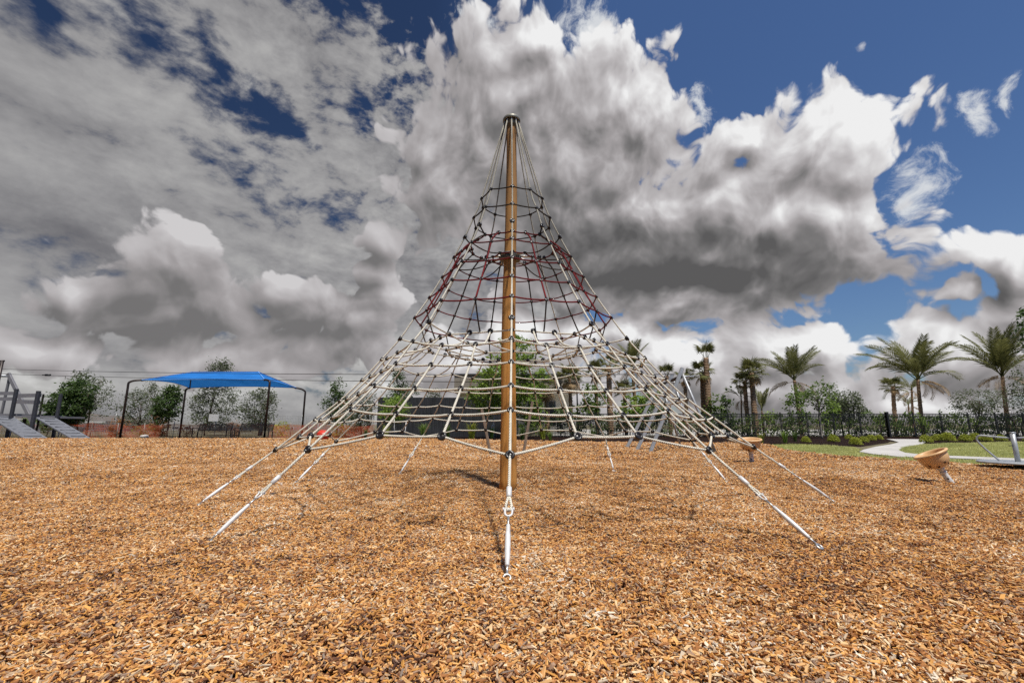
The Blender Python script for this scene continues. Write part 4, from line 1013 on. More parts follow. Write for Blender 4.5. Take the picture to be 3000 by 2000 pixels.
make_tree('broadleaf_tree', 'thin grey tree with scattered leaves behind the dense dark tree', 250, 34.5, 0, [(270, 1150, 55, 50, 3), (245, 1110, 30, 22, 1), (300, 1190, 26, 40, .8)], 95, 15, .07, 'leaf_grey', seed=41, spread=.22)
make_tree('broadleaf_tree', 'sparse grey leaved tree under the left end of the blue canopy', 408, 36, 0, [(405, 1210, 38, 60, 3), (370, 1190, 24, 50, 1), (400, 1160, 20, 20, .5)], 110, 15, .065, 'leaf_grey', seed=5, spread=.20)
make_tree('broadleaf_tree', 'airy pale tree between the two left canopy posts', 452, 38, 0, [(455, 1180, 32, 55, 2), (440, 1140, 18, 20, .7), (460, 1220, 30, 40, 1)], 80, 14, .06, 'leaf_grey', seed=51, spread=.20)
make_tree('broadleaf_tree', 'dark leafy tree beside the second canopy post', 487, 34, 0, [(492, 1185, 36, 48, 3), (500, 1150, 22, 22, .8), (478, 1210, 28, 30, 1)], 120, 24, .08, 'leaf_dark', seed=6, spread=.15)
make_tree('broadleaf_tree', 'tall pale tree whose top shows above the blue canopy', 598, 37, 0, [(635, 1185, 66, 70, 4), (640, 1110, 40, 50, 1.5), (648, 1072, 28, 20, .7), (590, 1190, 28, 50, 1)], 250, 18, .07, 'leaf_grey', seed=7, spread=.20)
make_tree('broadleaf_tree', 'pale bushy tree at the right end of the blue canopy', 762, 37, 0, [(762, 1195, 48, 55, 3), (775, 1160, 28, 25, .8), (755, 1230, 45, 25, 1)], 170, 17, .065, 'leaf_grey', seed=8, spread=.19, multi=3)
make_tree('broadleaf_tree', 'dark tree with a pointed top behind the left side of the net', 985, 35, 0, [(985, 1190, 34, 50, 2), (988, 1140, 15, 30, .6), (1000, 1220, 40, 40, 1.2)], 100, 20, .08, 'leaf_dark', seed=9, spread=.18)
make_tree('broadleaf_tree', 'loose grey shrubby tree beside the left end of the dark screen', 1062, 33, 0, [(1060, 1200, 34, 50, 2), (1040, 1235, 36, 35, 1), (1085, 1180, 22, 40, .8)], 110, 14, .065, 'leaf_grey', seed=10, spread=.18, multi=2)
make_tree('broadleaf_tree', 'young tree with a pale slanting trunk in front of the fence', 2408, 29.5, 0, [(2400, 1150, 52, 30, 3), (2360, 1160, 30, 26, 1), (2425, 1190, 28, 24, 1)], 75, 15, .075, 'leaf_mid', 'bark_pale', .075, 11, spread=.17)
make_tree('broadleaf_tree', 'rounded grey green tree between the two tall feather palms', 2480, 35, 0, [(2478, 1180, 44, 36, 3), (2490, 1210, 42, 40, 2), (2455, 1215, 30, 40, 1)], 190, 20, .065, 'leaf_grey', 'bark', .07, 12, spread=.16, multi=2)
make_tree('broadleaf_tree', 'wide sparse grey tree left of the right end palm', 2862, 35, 0, [(2850, 1172, 56, 36, 3), (2830, 1200, 40, 26, 1), (2890, 1195, 30, 26, 1)], 120, 15, .06, 'leaf_grey', 'bark', .06, 13, spread=.17, multi=3)
make_tree('broadleaf_tree', 'thin upright twiggy tree at the right edge of the picture', 2992, 33, 0, [(2985, 1160, 24, 90, 2), (2935, 1180, 30, 40, .8), (2992, 1100, 16, 50, .6)], 85, 13, .07, 'leaf_grey', 'bark', .05, 14, spread=.16, multi=2)
make_tree('broadleaf_tree', 'leaning tree with broad dark leaves reaching in at the far right', 3090, 27, 0, [(3060, 960, 66, 100, 3), (3044, 1010, 40, 60, 1.2), (3095, 1080, 60, 80, 1)], 70, 12, .12, 'leaf_dark', 'bark', .09, 15, spread=.2)
for i, (px, Y, lob, cl, lf, mt, lb) in enumerate([
    (2108, 33.6, [(2105, 1195, 26, 45, 2), (2090, 1220, 40, 35, 2)], 80, .085, 'leaf_mid', 'sea grape shrub with upright stems below the tall lopped fan palm'),
    (2132, 33.4, [(2128, 1170, 10, 45, 1), (2132, 1235, 24, 30, 2)], 40, .085, 'leaf_dark', 'spindly round leaved shrub right of the tall lopped fan palm'),
    (1925, 33.5, [(1920, 1175, 40, 45, 2), (1900, 1215, 42, 40, 2)], 110, .085, 'leaf_mid', 'round leaved shrub behind the legs of the grey steel frame'),
    (1850, 33.3, [(1855, 1190, 36, 42, 2), (1850, 1225, 36, 34, 2)], 100, .085, 'leaf_bright', 'bright leafy shrub right of the cinnamon palm trunk'),
    (1735, 33.4, [(1735, 1170, 36, 50, 2), (1720, 1215, 40, 40, 2)], 120, .085, 'leaf_mid', 'leafy shrub left of the cinnamon palm trunk'),
    (1660, 33.2, [(1650, 1225, 40, 40, 1)], 60, .08, 'leaf_dark', 'dark shrub at the foot of the beige wall'),
    (2330, 34.5, [(2335, 1205, 34, 55, 2), (2325, 1160, 20, 40, 1)], 70, .08, 'leaf_mid', 'vine growing up the trunk of the wide feather palm'),
    (2436, 34, [(2438, 1190, 18, 30, 1), (2432, 1225, 24, 36, 1.4)], 50, .075, 'leaf_bright', 'bright shrub between the young tree and the rounded grey green tree')]):
    make_tree('shrub', lb, px, Y, 0, lob, cl, 12, lf, mt, 'bark', .035, 60 + i, spread=.13, cat='shrub', multi=2, limbs=14, aspect=.8)
# autumn coloured scrub behind the orange netting
for i, (px, py, rx, ry, mt, lb) in enumerate([(345, 1252, 30, 30, 'leaf_rust', 'rusty brown bush left of the first canopy post'), (432, 1262, 50, 16, 'leaf_mid', 'low green scrub at the foot of the grey trees'), (470, 1245, 30, 34, 'leaf_rust', 'rusty brown bush between the left canopy posts'), (545, 1262, 16, 18, 'leaf_rust', 'rusty bush right of the second canopy post'), (688, 1258, 16, 24, 'leaf_rust', 'rusty thicket behind the gap between the benches'), (826, 1256, 22, 26, 'leaf_yellow', 'yellowish bush near the right rear canopy post'), (1005, 1262, 34, 20, 'leaf_yellow', 'yellow green bush left of the dark screen'), (1055, 1262, 30, 22, 'leaf_rust', 'reddish bush beside the left end of the dark screen'), (130, 1240, 60, 26, 'leaf_mid', 'green scrub behind the play ramps')]):
    make_tree('bush', lb, px, 33.5 + (i % 3) * .8, 0, [(px, py, rx, ry, 1)], max(14, int(46 * rx * ry / 900)), 14, .06, mt, 'bark', .03, 90 + i, spread=.13, cat='bush', multi=2, limbs=10)

# ---- hedge behind the black fence: shrubs of four builds, copied along the line
protos = []
hedge_px = [1545, 1585, 1690, 1760, 1800, 1880, 1950, 2005, 2050, 2160, 2200, 2250, 2290, 2330, 2372, 2415, 2450, 2510, 2548, 2585, 2618, 2645, 2668, 2700, 2738, 2775, 2812, 2850, 2888, 2925, 2962, 2998, 3040]
for i, px in enumerate(hedge_px):
    if i < 4:
        hgt = (36, 30, 40, 33)[i]
        o = make_tree('hedge_shrub', 'glossy green hedge shrub standing behind the black fence', px, 34.0, 0, [(px, 1250, 25, hgt, 2), (px + 6, 1225, 16, 16, .6)], 30, 13, .075, ('leaf_mid', 'leaf_bright', 'leaf_mid', 'leaf_mid')[i], 'bark', .03, 120 + i, spread=.12, cat='shrub', group='hedge shrubs behind the black fence', multi=2, limbs=12, aspect=.7); protos.append(o)
    else:
        o = copy_tree(protos[(i * 3) % 4]); b_ = P(px, 1283, 33.7 + (i * 7 % 5) * .16); o.location = (b_.x, b_.y, 0); o.rotation_euler.z = i * 1.7; o.scale = (1, 1, .86 + .3 * ((i * 5) % 7) / 7)

# ---- low clipped yellow green shrubs in the bed
low = [(2362, 1296, .8, 'standing alone near the pale slanting trunk'), (2443, 1295, 1.0, 'leftmost of the row between the fence and the path'), (2488, 1287, .8, 'second of the row left of the path, set back'), (2508, 1304, .9, 'nearest the lawn in the row left of the path'), (2531, 1296, .8, 'fourth of the row left of the path'), (2553, 1291, .9, 'fifth of the row left of the path'), (2576, 1288, .8, 'last of the row beside the path at the gate'),
       (2714, 1297, 1.0, 'first right of the path'), (2748, 1292, 1.0, 'second right of the path'), (2778, 1293, 1.25, 'largest, third right of the path'), (2829, 1293, 1.0, 'fourth right of the path'), (2858, 1290, 1.1, 'fifth right of the path, tall behind'), (2892, 1293, .9, 'left of the merry go round hand rail'), (2935, 1292, .9, 'seen through the merry go round hand rail'), (3020, 1294, 1.0, 'at the right frame edge behind the merry go round')]
p0 = None
for i, (px, py, s_, where) in enumerate(low):
    b_ = G(px, py)
    if p0 is None:
        p0 = make_tree('low_shrub', 'x', px, b_.y, 0, [(px, 1283, 1, 1, 1)], 2, 2, .05, 'leaf_yellow')   # replaced below
        for ch in list(p0.children): bpy.data.objects.remove(ch)
        rs_ = np.random.RandomState(77); th = rs_.uniform(0, 2 * np.pi, 900); ph = np.arccos(rs_.uniform(0.05, 1, 900)); rr_ = rs_.uniform(.4, 1, 900) ** .5
        C_ = np.stack([np.cos(th) * np.sin(ph) * .42 * rr_, np.sin(th) * np.sin(ph) * .42 * rr_, np.cos(ph) * .46 * rr_ + .04], 1)
        V_ = leaf_quads(rs_, C_, .05, .35, .2); quads_object('foliage', V_, M['leaf_yellow'], p0)
        st_ = MB()
        for k in range(7): a_ = k * .9; st_.tube([(0, 0, -.03), (.15 * math.cos(a_), .15 * math.sin(a_), .3)], [.014, .006], 5)
        st_.build('stem', M['bark'], p0); o = p0
    else: o = copy_tree(p0)
    tag(o, 'low yellow green shrub, ' + where, 'shrub', 'low shrubs in the planting bed')
    o.location = (b_.x, b_.y, 0); o.rotation_euler.z = i * 2.1; o.scale = (s_ * .66, s_ * .66, s_ * .78)

# ---- ornamental grass clumps in front of the dark screen
def tuft(seed, n=70, h=.75):
    rs = np.random.RandomState(seed); V = []
    for _ in range(n):
        a = rs.uniform(0, 6.28); l = h * rs.uniform(.6, 1.1); out_ = rs.uniform(.15, .75) * l; o = np.array([rs.normal(0, .05), rs.normal(0, .05), 0]); d_ = np.array([math.cos(a), math.sin(a), 0])
        w = np.array([-math.sin(a), math.cos(a), 0]) * .011; m_ = o + d_ * out_ * .45 + (0, 0, l * .75); t_ = o + d_ * out_ + (0, 0, l * rs.uniform(.75, 1))
        V.append([o - w, o + w, m_ + w, m_ - w]); V.append([m_ - w, m_ + w, t_ + w * .1, t_ - w * .1])
    return np.array([np.array(q, float) for q in V])
gp = [(1070, 1284, .7, 'at the left of the dark screen'), (1130, 1283, 1.0, 'left of the slim bright tree'), (1240, 1283, 1.15, 'broad, in front of the middle of the dark screen'), (1312, 1282, 1.05, 'spiky, right of the broad tuft before the dark screen'), (1382, 1285, 1.2, 'tallest, left of the timber pole'), (1440, 1283, .9, 'just left of the timber pole'), (1530, 1287, .9, 'just right of the timber pole'), (1590, 1285, 1.0, 'below the palm with dead leaves'), (1612, 1290, .6, 'small, at the mulch edge right of the pole'), (1740, 1288, .8, 'below the street lamp'), (2232, 1296, .55, 'small, near the second spinner bowl'), (2300, 1296, .7, 'below the wide feather palm'), (2330, 1292, .6, 'behind the lawn corner')]
T0 = [quads_object('blades', tuft(s), M[m]) for s, m in ((1, 'leaf_mid'), (2, 'leaf_yellow'), (3, 'leaf_bright'))]
for i, (px, py, s_, where) in enumerate(gp):
    src = T0[i % 3]; o = src if i < 3 else src.copy()
    if i >= 3: COL.objects.link(o)
    o.name = 'grass_tuft'; b_ = G(px, py); o.location = (b_.x, b_.y, 0); o.scale = (s_ * 1.2,) * 3; o.rotation_euler.z = i
    tag(o, 'ornamental grass tuft, ' + where, 'grass tuft', 'ornamental grass tufts in the bed')
# ------------------------------------------------------------------ built things
M['slate'] = pmat('slate_grey_coated_steel', (0.17, 0.178, 0.20), 0.5, 0, 0.15, 6)
M['slate_dark'] = pmat('dark_slate_post', (0.050, 0.052, 0.062), 0.45, 0, 0.15, 6)
M['rail'] = pmat('grey_recycled_board', (0.21, 0.205, 0.22), 0.6, 0, 0.12, 8)
M['black'] = pmat('black_coating', (0.014, 0.014, 0.015), 0.45, 0, 0.2, 10)
M['bronze'] = pmat('dark_bronze_post', (0.035, 0.024, 0.022), 0.4, 0.2, 0.2, 10)
M['tan'] = pmat('tan_moulded_plastic', (0.72, 0.45, 0.22), 0.42, 0, 0.05, 4)
M['galv'] = pmat('galvanised_steel', (0.40, 0.42, 0.44), 0.45, 0.35, 0.16, 9, dirt=(0.30, 0.31, 0.32))
M['red'] = pmat('red_plastic', (0.60, 0.045, 0.020), 0.4, 0, 0.1, 4)
M['hole'] = pmat('dark_hollow', (0.05, 0.026, 0.012), 0.8, 0, 0.2, 10)
def fabric():
    m, g, out = new_mat('blue_shade_cloth')
    tc = g.n('ShaderNodeTexCoord').outputs['Object']
    c = g.ramp(noise(g, tc, 1.2, 4, .6), [(0.3, (0.020, 0.19, 0.60)), (0.7, (0.035, 0.26, 0.78))])
    d = g.n('ShaderNodeBsdfPrincipled', inp={'Base Color': c, 'Roughness': 0.8, 'Specular IOR Level': 0.2}); t = g.n('ShaderNodeBsdfTranslucent', inp={'Color': c}); ms = g.n('ShaderNodeMixShader', inp={0: 0.32})
    g.t.links.new(d.outputs[0], ms.inputs[1]); g.t.links.new(t.outputs[0], ms.inputs[2]); g.t.links.new(ms.outputs[0], out.inputs[0]); return m
M['cloth'] = fabric()
def at_base(px, py=1283, Y=None):
    b = P(px, py, Y) if Y else G(px, py); b.z = 0; return b
def part(mb, name, mat, root, parent=None):
    """link a part; its mesh is built in world axes and kept relative to the thing's foot"""
    o = mb.build(name, mat, None); 
    org = root.location if parent is None or parent is root else root.location
    me = o.data; off = Vector(org); me.transform(Matrix.Translation(-off)); o.parent = parent or root; return o

# ---- blue shade canopy
Yf, Yb = 28.6, 33.0
c_ = P(560, 1283, 30.5); sh = empty('shade_canopy', (c_.x, 30.5, 0), 0, 'blue fabric shade canopy on four dark steel posts over the benches', 'shade canopy')
ridge = [P(562, 1090, 30.8), P(756, 1089, 30.8)]
corner = {'fl': (P(414, 1113, Yf + .35), 351, 1119, Yf), 'fr': (P(775, 1112, Yf + .35), 774, 1117, Yf), 'bl': (P(556, 1136, Yb - .3), 525, 1142, Yb), 'br': (P(868, 1136, Yb - .3), 883, 1145, Yb)}
for nm, (cr, bx, ty, Y) in corner.items():
    b = P(bx, 1284, Y); top = P(bx, ty, Y).z; mb = MB()
    pts = [(b.x, Y, -.05), (b.x, Y, top - .35)] + smooth_pts([(b.x, Y, top - .35), (b.x, Y, top - .08), (b.x + (cr.x - b.x) * .12, Y + (cr.y - Y) * .12, top + .02), (b.x + (cr.x - b.x) * .45, Y + (cr.y - Y) * .45, top + (cr.z - top) * .5 + .03), tuple(cr)], 4)[1:]
    mb.tube(pts, .065, 12); part(mb, 'post', M['bronze'], sh)
    rdg = ridge[0] if nm[1] == 'l' else ridge[1]
    mb = MB(); mb.tube([cr - Vector((0, 0, .05)), cr.lerp(rdg, .5) - Vector((0, 0, .03)), rdg - Vector((0, 0, .06))], .04, 8); part(mb, 'rafter', M['bronze'], sh)
mb = MB(); mb.tube([ridge[0] - Vector((0, 0, .08)), ridge[1] - Vector((0, 0, .08))], .04, 8); part(mb, 'ridge_beam', M['bronze'], sh)
def panel(mb, a, b, c, d, scoop, n=12):
    """a-b is the lower edge (scooped upward/inward), d-c the upper edge"""
    vs = []
    for j in range(n + 1):
        v = j / n
        for i in range(n + 1):
            u = i / n; lo = a.lerp(b, u); hi = d.lerp(c, u); p = lo.lerp(hi, v); w = 4 * u * (1 - u)
            p = p + (hi - lo) * (w * scoop * (1 - v)) ; p.z -= .10 * w * math.sin(math.pi * v); vs.append(p)
    fs = [(j * (n + 1) + i, j * (n + 1) + i + 1, (j + 1) * (n + 1) + i + 1, (j + 1) * (n + 1) + i) for j in range(n) for i in range(n)]
    mb.add(vs, fs, None, 0, True)
fl, fr, bl, br = (corner[k][0] for k in ('fl', 'fr', 'bl', 'br'))
mb = MB(); panel(mb, fl, fr, ridge[1], ridge[0], .05); panel(mb, br, bl, ridge[0], ridge[1], .10)
panel(mb, bl, fl, ridge[0], ridge[0], .16); panel(mb, fr, br, ridge[1], ridge[1], .16)
cloth_ob = part(mb, 'fabric_roof', M['cloth'], sh)
def hem_pts(a, b, top, scoop, n=14):
    return [a.lerp(b, i / n) + (a.lerp(top[0], 1).lerp(b.lerp(top[1], 1), i / n) - a.lerp(b, i / n)) * (4 * (i / n) * (1 - i / n) * scoop) for i in range(n + 1)]
M['hem'] = pmat('pale_blue_webbing', (0.10, 0.30, 0.70), .7, 0, .1, 4)
for a, b, tp_, sc_ in ((fl, fr, ridge, .05), (br, bl, ridge[::-1], .10), (bl, fl, (ridge[0], ridge[0]), .16), (fr, br, (ridge[1], ridge[1]), .16)):
    mb = MB(); mb.tube(hem_pts(a, b, tp_, sc_), .022, 6); part(mb, 'hem', M['hem'], sh, cloth_ob)
for a, b in ((fl, ridge[0]), (fr, ridge[1]), (bl, ridge[0]), (br, ridge[1]), (ridge[0], ridge[1])):
    mb = MB(); mb.beam(a + Vector((0, 0, .02)), b + Vector((0, 0, .02)), .07, .02); part(mb, 'seam', M['hem'], sh, cloth_ob)

# ---- benches
def bench(px, label):
    b = at_base(px, 1285, 28.4); t = empty('park_bench', b, 0, label, 'bench', 'benches under the blue canopy'); w = 2.05
    mb = MB()
    for i in range(5): mb.box((0, -.05 + .095 * i - .17, .45), (w, .07, .028))
    mb.build('seat', M['black'], t)
    mb = MB()
    for i in range(7): mb.box((0, .26 + .028 * i, .52 + .068 * i), (w, .022, .045))
    for x in (-w / 2 + .02, -w / 6, w / 6, w / 2 - .02): mb.beam((x, .25, .46), (x, .46, .97), .04, .03, (0, 1, 0))
    mb.build('backrest', M['black'], t)
    for x in (-w / 2, w / 2):
        for y in (-.24, .27): lg = MB(); lg.beam((x, y, 0), (x, y, .45 if y > 0 else .64), .05, .05, (0, 1, 0)); lg.build('leg', M['black'], t)
        ar = MB(); ar.beam((x, -.26, .655), (x, .33, .655), .055, .03); ar.build('armrest', M['black'], t)
    t.rotation_euler.z = rad(2); return t
bench(618, 'black slatted metal bench between the two left canopy posts, under the sign')
bench(741, 'black slatted metal bench crossed by the right front canopy post')

# ---- play deck with two ramps
Yd = 29.3; c_ = at_base(90, 1283, Yd)
deck = empty('play_ramp_deck', c_, 0, 'grey playground deck with boarded rails and two cleated climbing ramps', 'play structure')
def ramp(TL, TR, BL, BR, n):
    mb = MB(); dn = Vector((0, 0, -.07)); BLg, BRg = BL + Vector((0, 0, .05)), BR + Vector((0, 0, .05))
    vs = [BLg, BRg, TR, TL]; vs = vs + [q + dn for q in vs]
    mb.add(vs, [(0, 1, 2, 3), (7, 6, 5, 4), (0, 4, 5, 1), (1, 5, 6, 2), (2, 6, 7, 3), (3, 7, 4, 0)])
    r = part(mb, 'ramp', M['slate'], deck)
    for i in range(n):
        v = (i + .6) / n; a = BLg.lerp(TL, v); b = BRg.lerp(TR, v); dnv = (BLg - TL).normalized()
        pts = [a.lerp(b, .14 + .72 * k / 8) + dnv * (.05 * 4 * (k / 8) * (1 - k / 8)) + Vector((0, 0, .012)) for k in range(9)]
        cl = MB(); cl.tube(pts, .022, 6); part(cl, 'cleat', M['black'], deck, None).parent = r
    s = BL.lerp(BR, -.02).lerp(TL, .40); sp_ = MB(); sp_.tube([(s.x + .1, s.y + .1, 0), (s.x + .1, s.y + .1, s.z - .05)], .03, 8); part(sp_, 'ramp_support', M['galv'], deck)
ramp(P(103, 1221, 29.2), P(164, 1224, 29.2), G(209, 1286), G(267, 1285.6), 7)
ramp(P(-40, 1214, 29.5), P(36, 1219, 29.5), G(70, 1286.3), G(141, 1285.6), 7)
def up_post(px, topy, Y, w, mat):
    b = P(px, 1283, Y); mb = MB(); mb.beam((b.x, Y, -.05), (b.x, Y, P(px, topy, Y).z), w, w, (0, 1, 0), bevel=.02); part(mb, 'post', M[mat], deck); return b.x
xs1 = up_post(20, 1139, 29.3, .17, 'slate_dark'); xs2 = up_post(87, 1145, 29.1, .19, 'slate_dark'); xs3 = up_post(155, 1153, 29.3, .15, 'slate_dark')
up_post(103, 1154, 31.3, .10, 'bronze'); up_post(62, 1226, 31.3, .14, 'bronze'); up_post(-60, 1130, 31.3, .16, 'slate_dark')
zz = lambda y, Y: P(100, y, Y).z
def board(x0, y0, x1, y1, Ya, Yb_, h): 
    mb = MB(); mb.beam((x0, Ya, zz(y0, Ya)), (x1, Yb_, zz(y1, Yb_)), .05, h); part(mb, 'rail_board', M['rail'], deck)
xl = P(-90, 1283, 29.6).x
board(xl, 1152, xs1, 1152, 29.4, 29.4, .22); board(xl, 1168, xs1, 1168, 29.4, 29.4, .22)
board(xs1, 1159, xs2, 1157, 29.4, 29.3, .24); board(xs1, 1176, xs2, 1178, 29.4, 29.3, .25)
board(xs2, 1165, xs3, 1164, 30.6, 29.4, .20); board(xs2, 1181, xs3, 1180, 30.6, 29.4, .20)
for x0, x1, y in ((xl, xs1, 1214), (xs1, xs2, 1219), (xs2, xs3, 1222)):
    mb = MB(); mb.box(((x0 + x1) / 2, 30.4, zz(y, 29.3)), (x1 - x0 - .02, 1.7, .12)); part(mb, 'deck_board', M['rail'], deck)

# ---- zip line: two frames and two cables
Yz = 33.5; ap = P(24, 1094, Yz)
zf = empty('steel_frame', (ap.x, Yz, 0), 0, 'grey steel A frame rising behind the play deck at the left edge', 'steel frame')
mb = MB(); kx = (P(85, 1217, Yz) - ap); e_ = ap + kx * (ap.z / -kx.z); mb.beam((e_.x, Yz, 0), tuple(ap), .26, .16, (0, 1, 0), bevel=.02); part(mb, 'leg', M['rail'], zf)
kx = (P(0, 1184, Yz) - P(23, 1108, Yz)); a2 = P(23, 1108, Yz); e_ = a2 + kx * (a2.z / -kx.z); mb = MB(); mb.beam((e_.x, Yz + .4, 0), (a2.x, Yz + .1, a2.z), .12, .12, (0, 1, 0)); part(mb, 'leg', M['rail'], zf)
mb = MB(); mb.tube([P(24, 1101, Yz), P(-60, 1100, Yz)], .09, 10); part(mb, 'crossbar', M['galv'], zf)
sp_b = P(-30, 1283, 25); sp = empty('shade_post', (sp_b.x, 25, 0), 0, 'tall dark red steel post cut by the left frame edge', 'post')
zt = P(7, 1057, 25).z; xx = P(7, 1057, 25).x
sp.location.x = xx; mb = MB(); mb.tube([(xx, 25, -.05), (xx, 25, zt)], .075, 12); part(mb, 'column', M['bronze'], sp)
mb = MB(); mb.tube([(xx + .1, 25, zt), (xx - 3.0, 25, zt + .04)], .05, 10); part(mb, 'top_beam', M['bronze'], sp)
def cable(a, b, sag, label):
    a, b = Vector(a), Vector(b); mb = MB(); pts = sagged(a, b, sag, 24); mb.tube(pts, .013, 6); o = mb.build('zip_line_cable', M['black'], None); tag(o, label, 'cable', 'zip line cables'); return o, pts
cable(P(-60, 1078.5, 33.5), P(1976, 1096, 15.2), .16, 'upper dark cable stretched across the playground behind the net')
zc2, zp = cable(P(-20, 1094, 33.6), P(1992, 1121, 14.9), .14, 'lower dark cable with a stop block, stretched across behind the net')
mb = MB()
for px_, r_ in ((128, .035), (140, .07)):
    q = P(px_, 1099, 33.6 - (33.6 - 14.9) * .0); t_ = min(range(len(zp)), key=lambda i: abs(zp[i].x - P(px_, 1099, zp[i].y).x)); q = P(px_, 1098.2, zp[t_].y); mb.tube([q - Vector((r_ * 2.4, 0, 0)), q + Vector((r_ * 2.4, 0, 0))], r_, 8)
mb.build('stop_block', M['black'], zc2)

fa = G(1950, 1320); fr_ = empty('steel_frame', (fa.x, fa.y, 0), 0, 'galvanised steel climbing frame of three leaning A frames behind the right of the net', 'steel frame')
def leaning(top, bot, w, h):
    mb = MB(); mb.beam(tuple(bot - Vector((0, 0, .08))), tuple(top), w, h, (0, 1, 0), bevel=.012); part(mb, 'leg', M['galv'], fr_)
b1, b2, b3 = G(1901, 1326), G(1862, 1319), G(1832, 1313)
t1, t2, t3 = P(1999, 1078, b1.y + .2), P(1970, 1097, b2.y + .2), P(1934, 1118, b3.y + .2)
for t_, b_ in ((t1, b1), (t2, b2), (t3, b3)): leaning(t_, b_, .105, .09)
for (tx, ty), (bx, by) in (((2000, 1096), (2099, 1328)), ((1972, 1112), (2039, 1319)), ((1940, 1132), (1997, 1314))):
    g_ = G(bx, by); mb = MB(); mb.tube([g_ - Vector((0, 0, .05)), P(tx, ty, g_.y + .1)], .042, 10); part(mb, 'brace', M['galv'], fr_)
mb = MB(); mb.tube([P(1995, 1103, b1.y + .25), P(1968, 1114, b2.y + .2), P(1934, 1128, b3.y + .3)], .055, 10); part(mb, 'top_beam', M['bronze'], fr_)
mb = MB(); mb.tube([P(1985, 1103, b1.y + .3), P(2033, 1103, b1.y + .3)], .035, 10); part(mb, 'crossbar', M['galv'], fr_)
mb = MB(); mb.tube([P(1962, 1121, b1.y + .5), P(1996, 1119, b1.y + .5)], .022, 8); part(mb, 'crossbar', M['galv'], fr_)

# ---- leaning timber props behind the pole
M['grey_timber'] = pmat('weathered_timber', (0.20, 0.145, 0.105), 0.85, 0, 0.3, 5, bump=.5, bscale=40, stretch=(8, 8, 1))
for (bx, by), (tx, ty), lb in (((1439, 1335), (1411, 1196), 'weathered timber prop leaning left behind the climbing net pole'), ((1531, 1335), (1560, 1176), 'weathered timber prop leaning right behind the climbing net pole')):
    b_ = G(bx, by); mb = MB(); tp = P(tx, ty, b_.y + .15); mb.beam(tuple(b_ - Vector((0, 0, .05))), tuple(tp), .075, .075, (0, 1, 0), bevel=.012); o = mb.build('timber_prop', M['grey_timber'], None, origin=b_); tag(o, lb, 'timber prop', 'timber props behind the net')
for i, ((bx, by), (tx, ty)) in enumerate((((1447, 1276), (1447, 1215)), ((1430, 1278), (1450, 1222)), ((1155, 1280), (1155, 1215)), ((1185, 1281), (1190, 1235)), ((1538, 1246), (1512, 1212)))):
    b_ = at_base(bx, by, 30.5); tp = P(tx, ty, 30.6); b_.z = 0 if by > 1260 else P(bx, by, 30.5).z; mb = MB(); mb.tube([b_, tp], .028, 8); o = mb.build('tree_stake', M['white_metal'], None, origin=b_)
    tag(o, ['upright pale stake just left of the timber pole', 'slanting pale stake left of the timber pole', 'pale stake on the trunk of the slim bright tree', 'thin pale stake right of the slim bright tree', 'pale diagonal brace right of the timber pole'][i], 'tree stake', 'pale tree stakes')

# ---- dark screen wall
M['screen'] = None
m, g, out = new_mat('black_screen_cloth'); tc = g.n('ShaderNodeTexCoord').outputs['Object']
wv = g.n('ShaderNodeTexWave', wave_type='BANDS', bands_direction='X', inp={'Vector': tc, 'Scale': 3.2, 'Distortion': 1.2, 'Detail': 2.0})
c = g.mix(wv.outputs['Fac'], (0.014, 0.015, 0.018), (0.085, 0.088, 0.098)); c = g.mix(g.maprange(noise(g, tc, .8, 4, .6), .35, .7), c, (0.020, 0.021, 0.024))
b = g.n('ShaderNodeBsdfPrincipled', inp={'Base Color': c, 'Roughness': 0.7}); bp = g.n('ShaderNodeBump', inp={'Strength': .8, 'Distance': .04, 'Height': wv.outputs['Fac']}); g.t.links.new(bp.outputs[0], b.inputs['Normal']); g.t.links.new(b.outputs[0], out.inputs[0]); M['screen'] = m
Yw = 33.0; x0, x1, zt = P(1102, 1280, Yw).x, P(1502, 1280, Yw).x, P(1300, 1165, Yw).z
sw = empty('screen_wall', ((x0 + x1) / 2, Yw, 0), 0, 'long black ribbed screen wall behind the left of the net', 'screen wall')
mb = MB(); n = 120; vs = []
for i in range(n + 1):
    x = x0 + (x1 - x0) * i / n; y = Yw + .025 * math.sin(i * 1.9) + .01 * math.sin(i * .7); vs += [(x, y, 0.0), (x, y, zt)]
mb.add(vs, [(2 * i, 2 * i + 2, 2 * i + 3, 2 * i + 1) for i in range(n)], None, 0, True); part(mb, 'screen', M['screen'], sw)
for i in range(6):
    x = x0 + (x1 - x0) * i / 5; mb = MB(); mb.tube([(x, Yw + .12, -.05), (x, Yw + .12, zt + .02)], .04, 8); part(mb, 'post', M['black'], sw)
mb = MB(); mb.tube([(x0, Yw + .06, zt), (x1, Yw + .06, zt)], .035, 8); part(mb, 'top_rail', M['black'], sw)

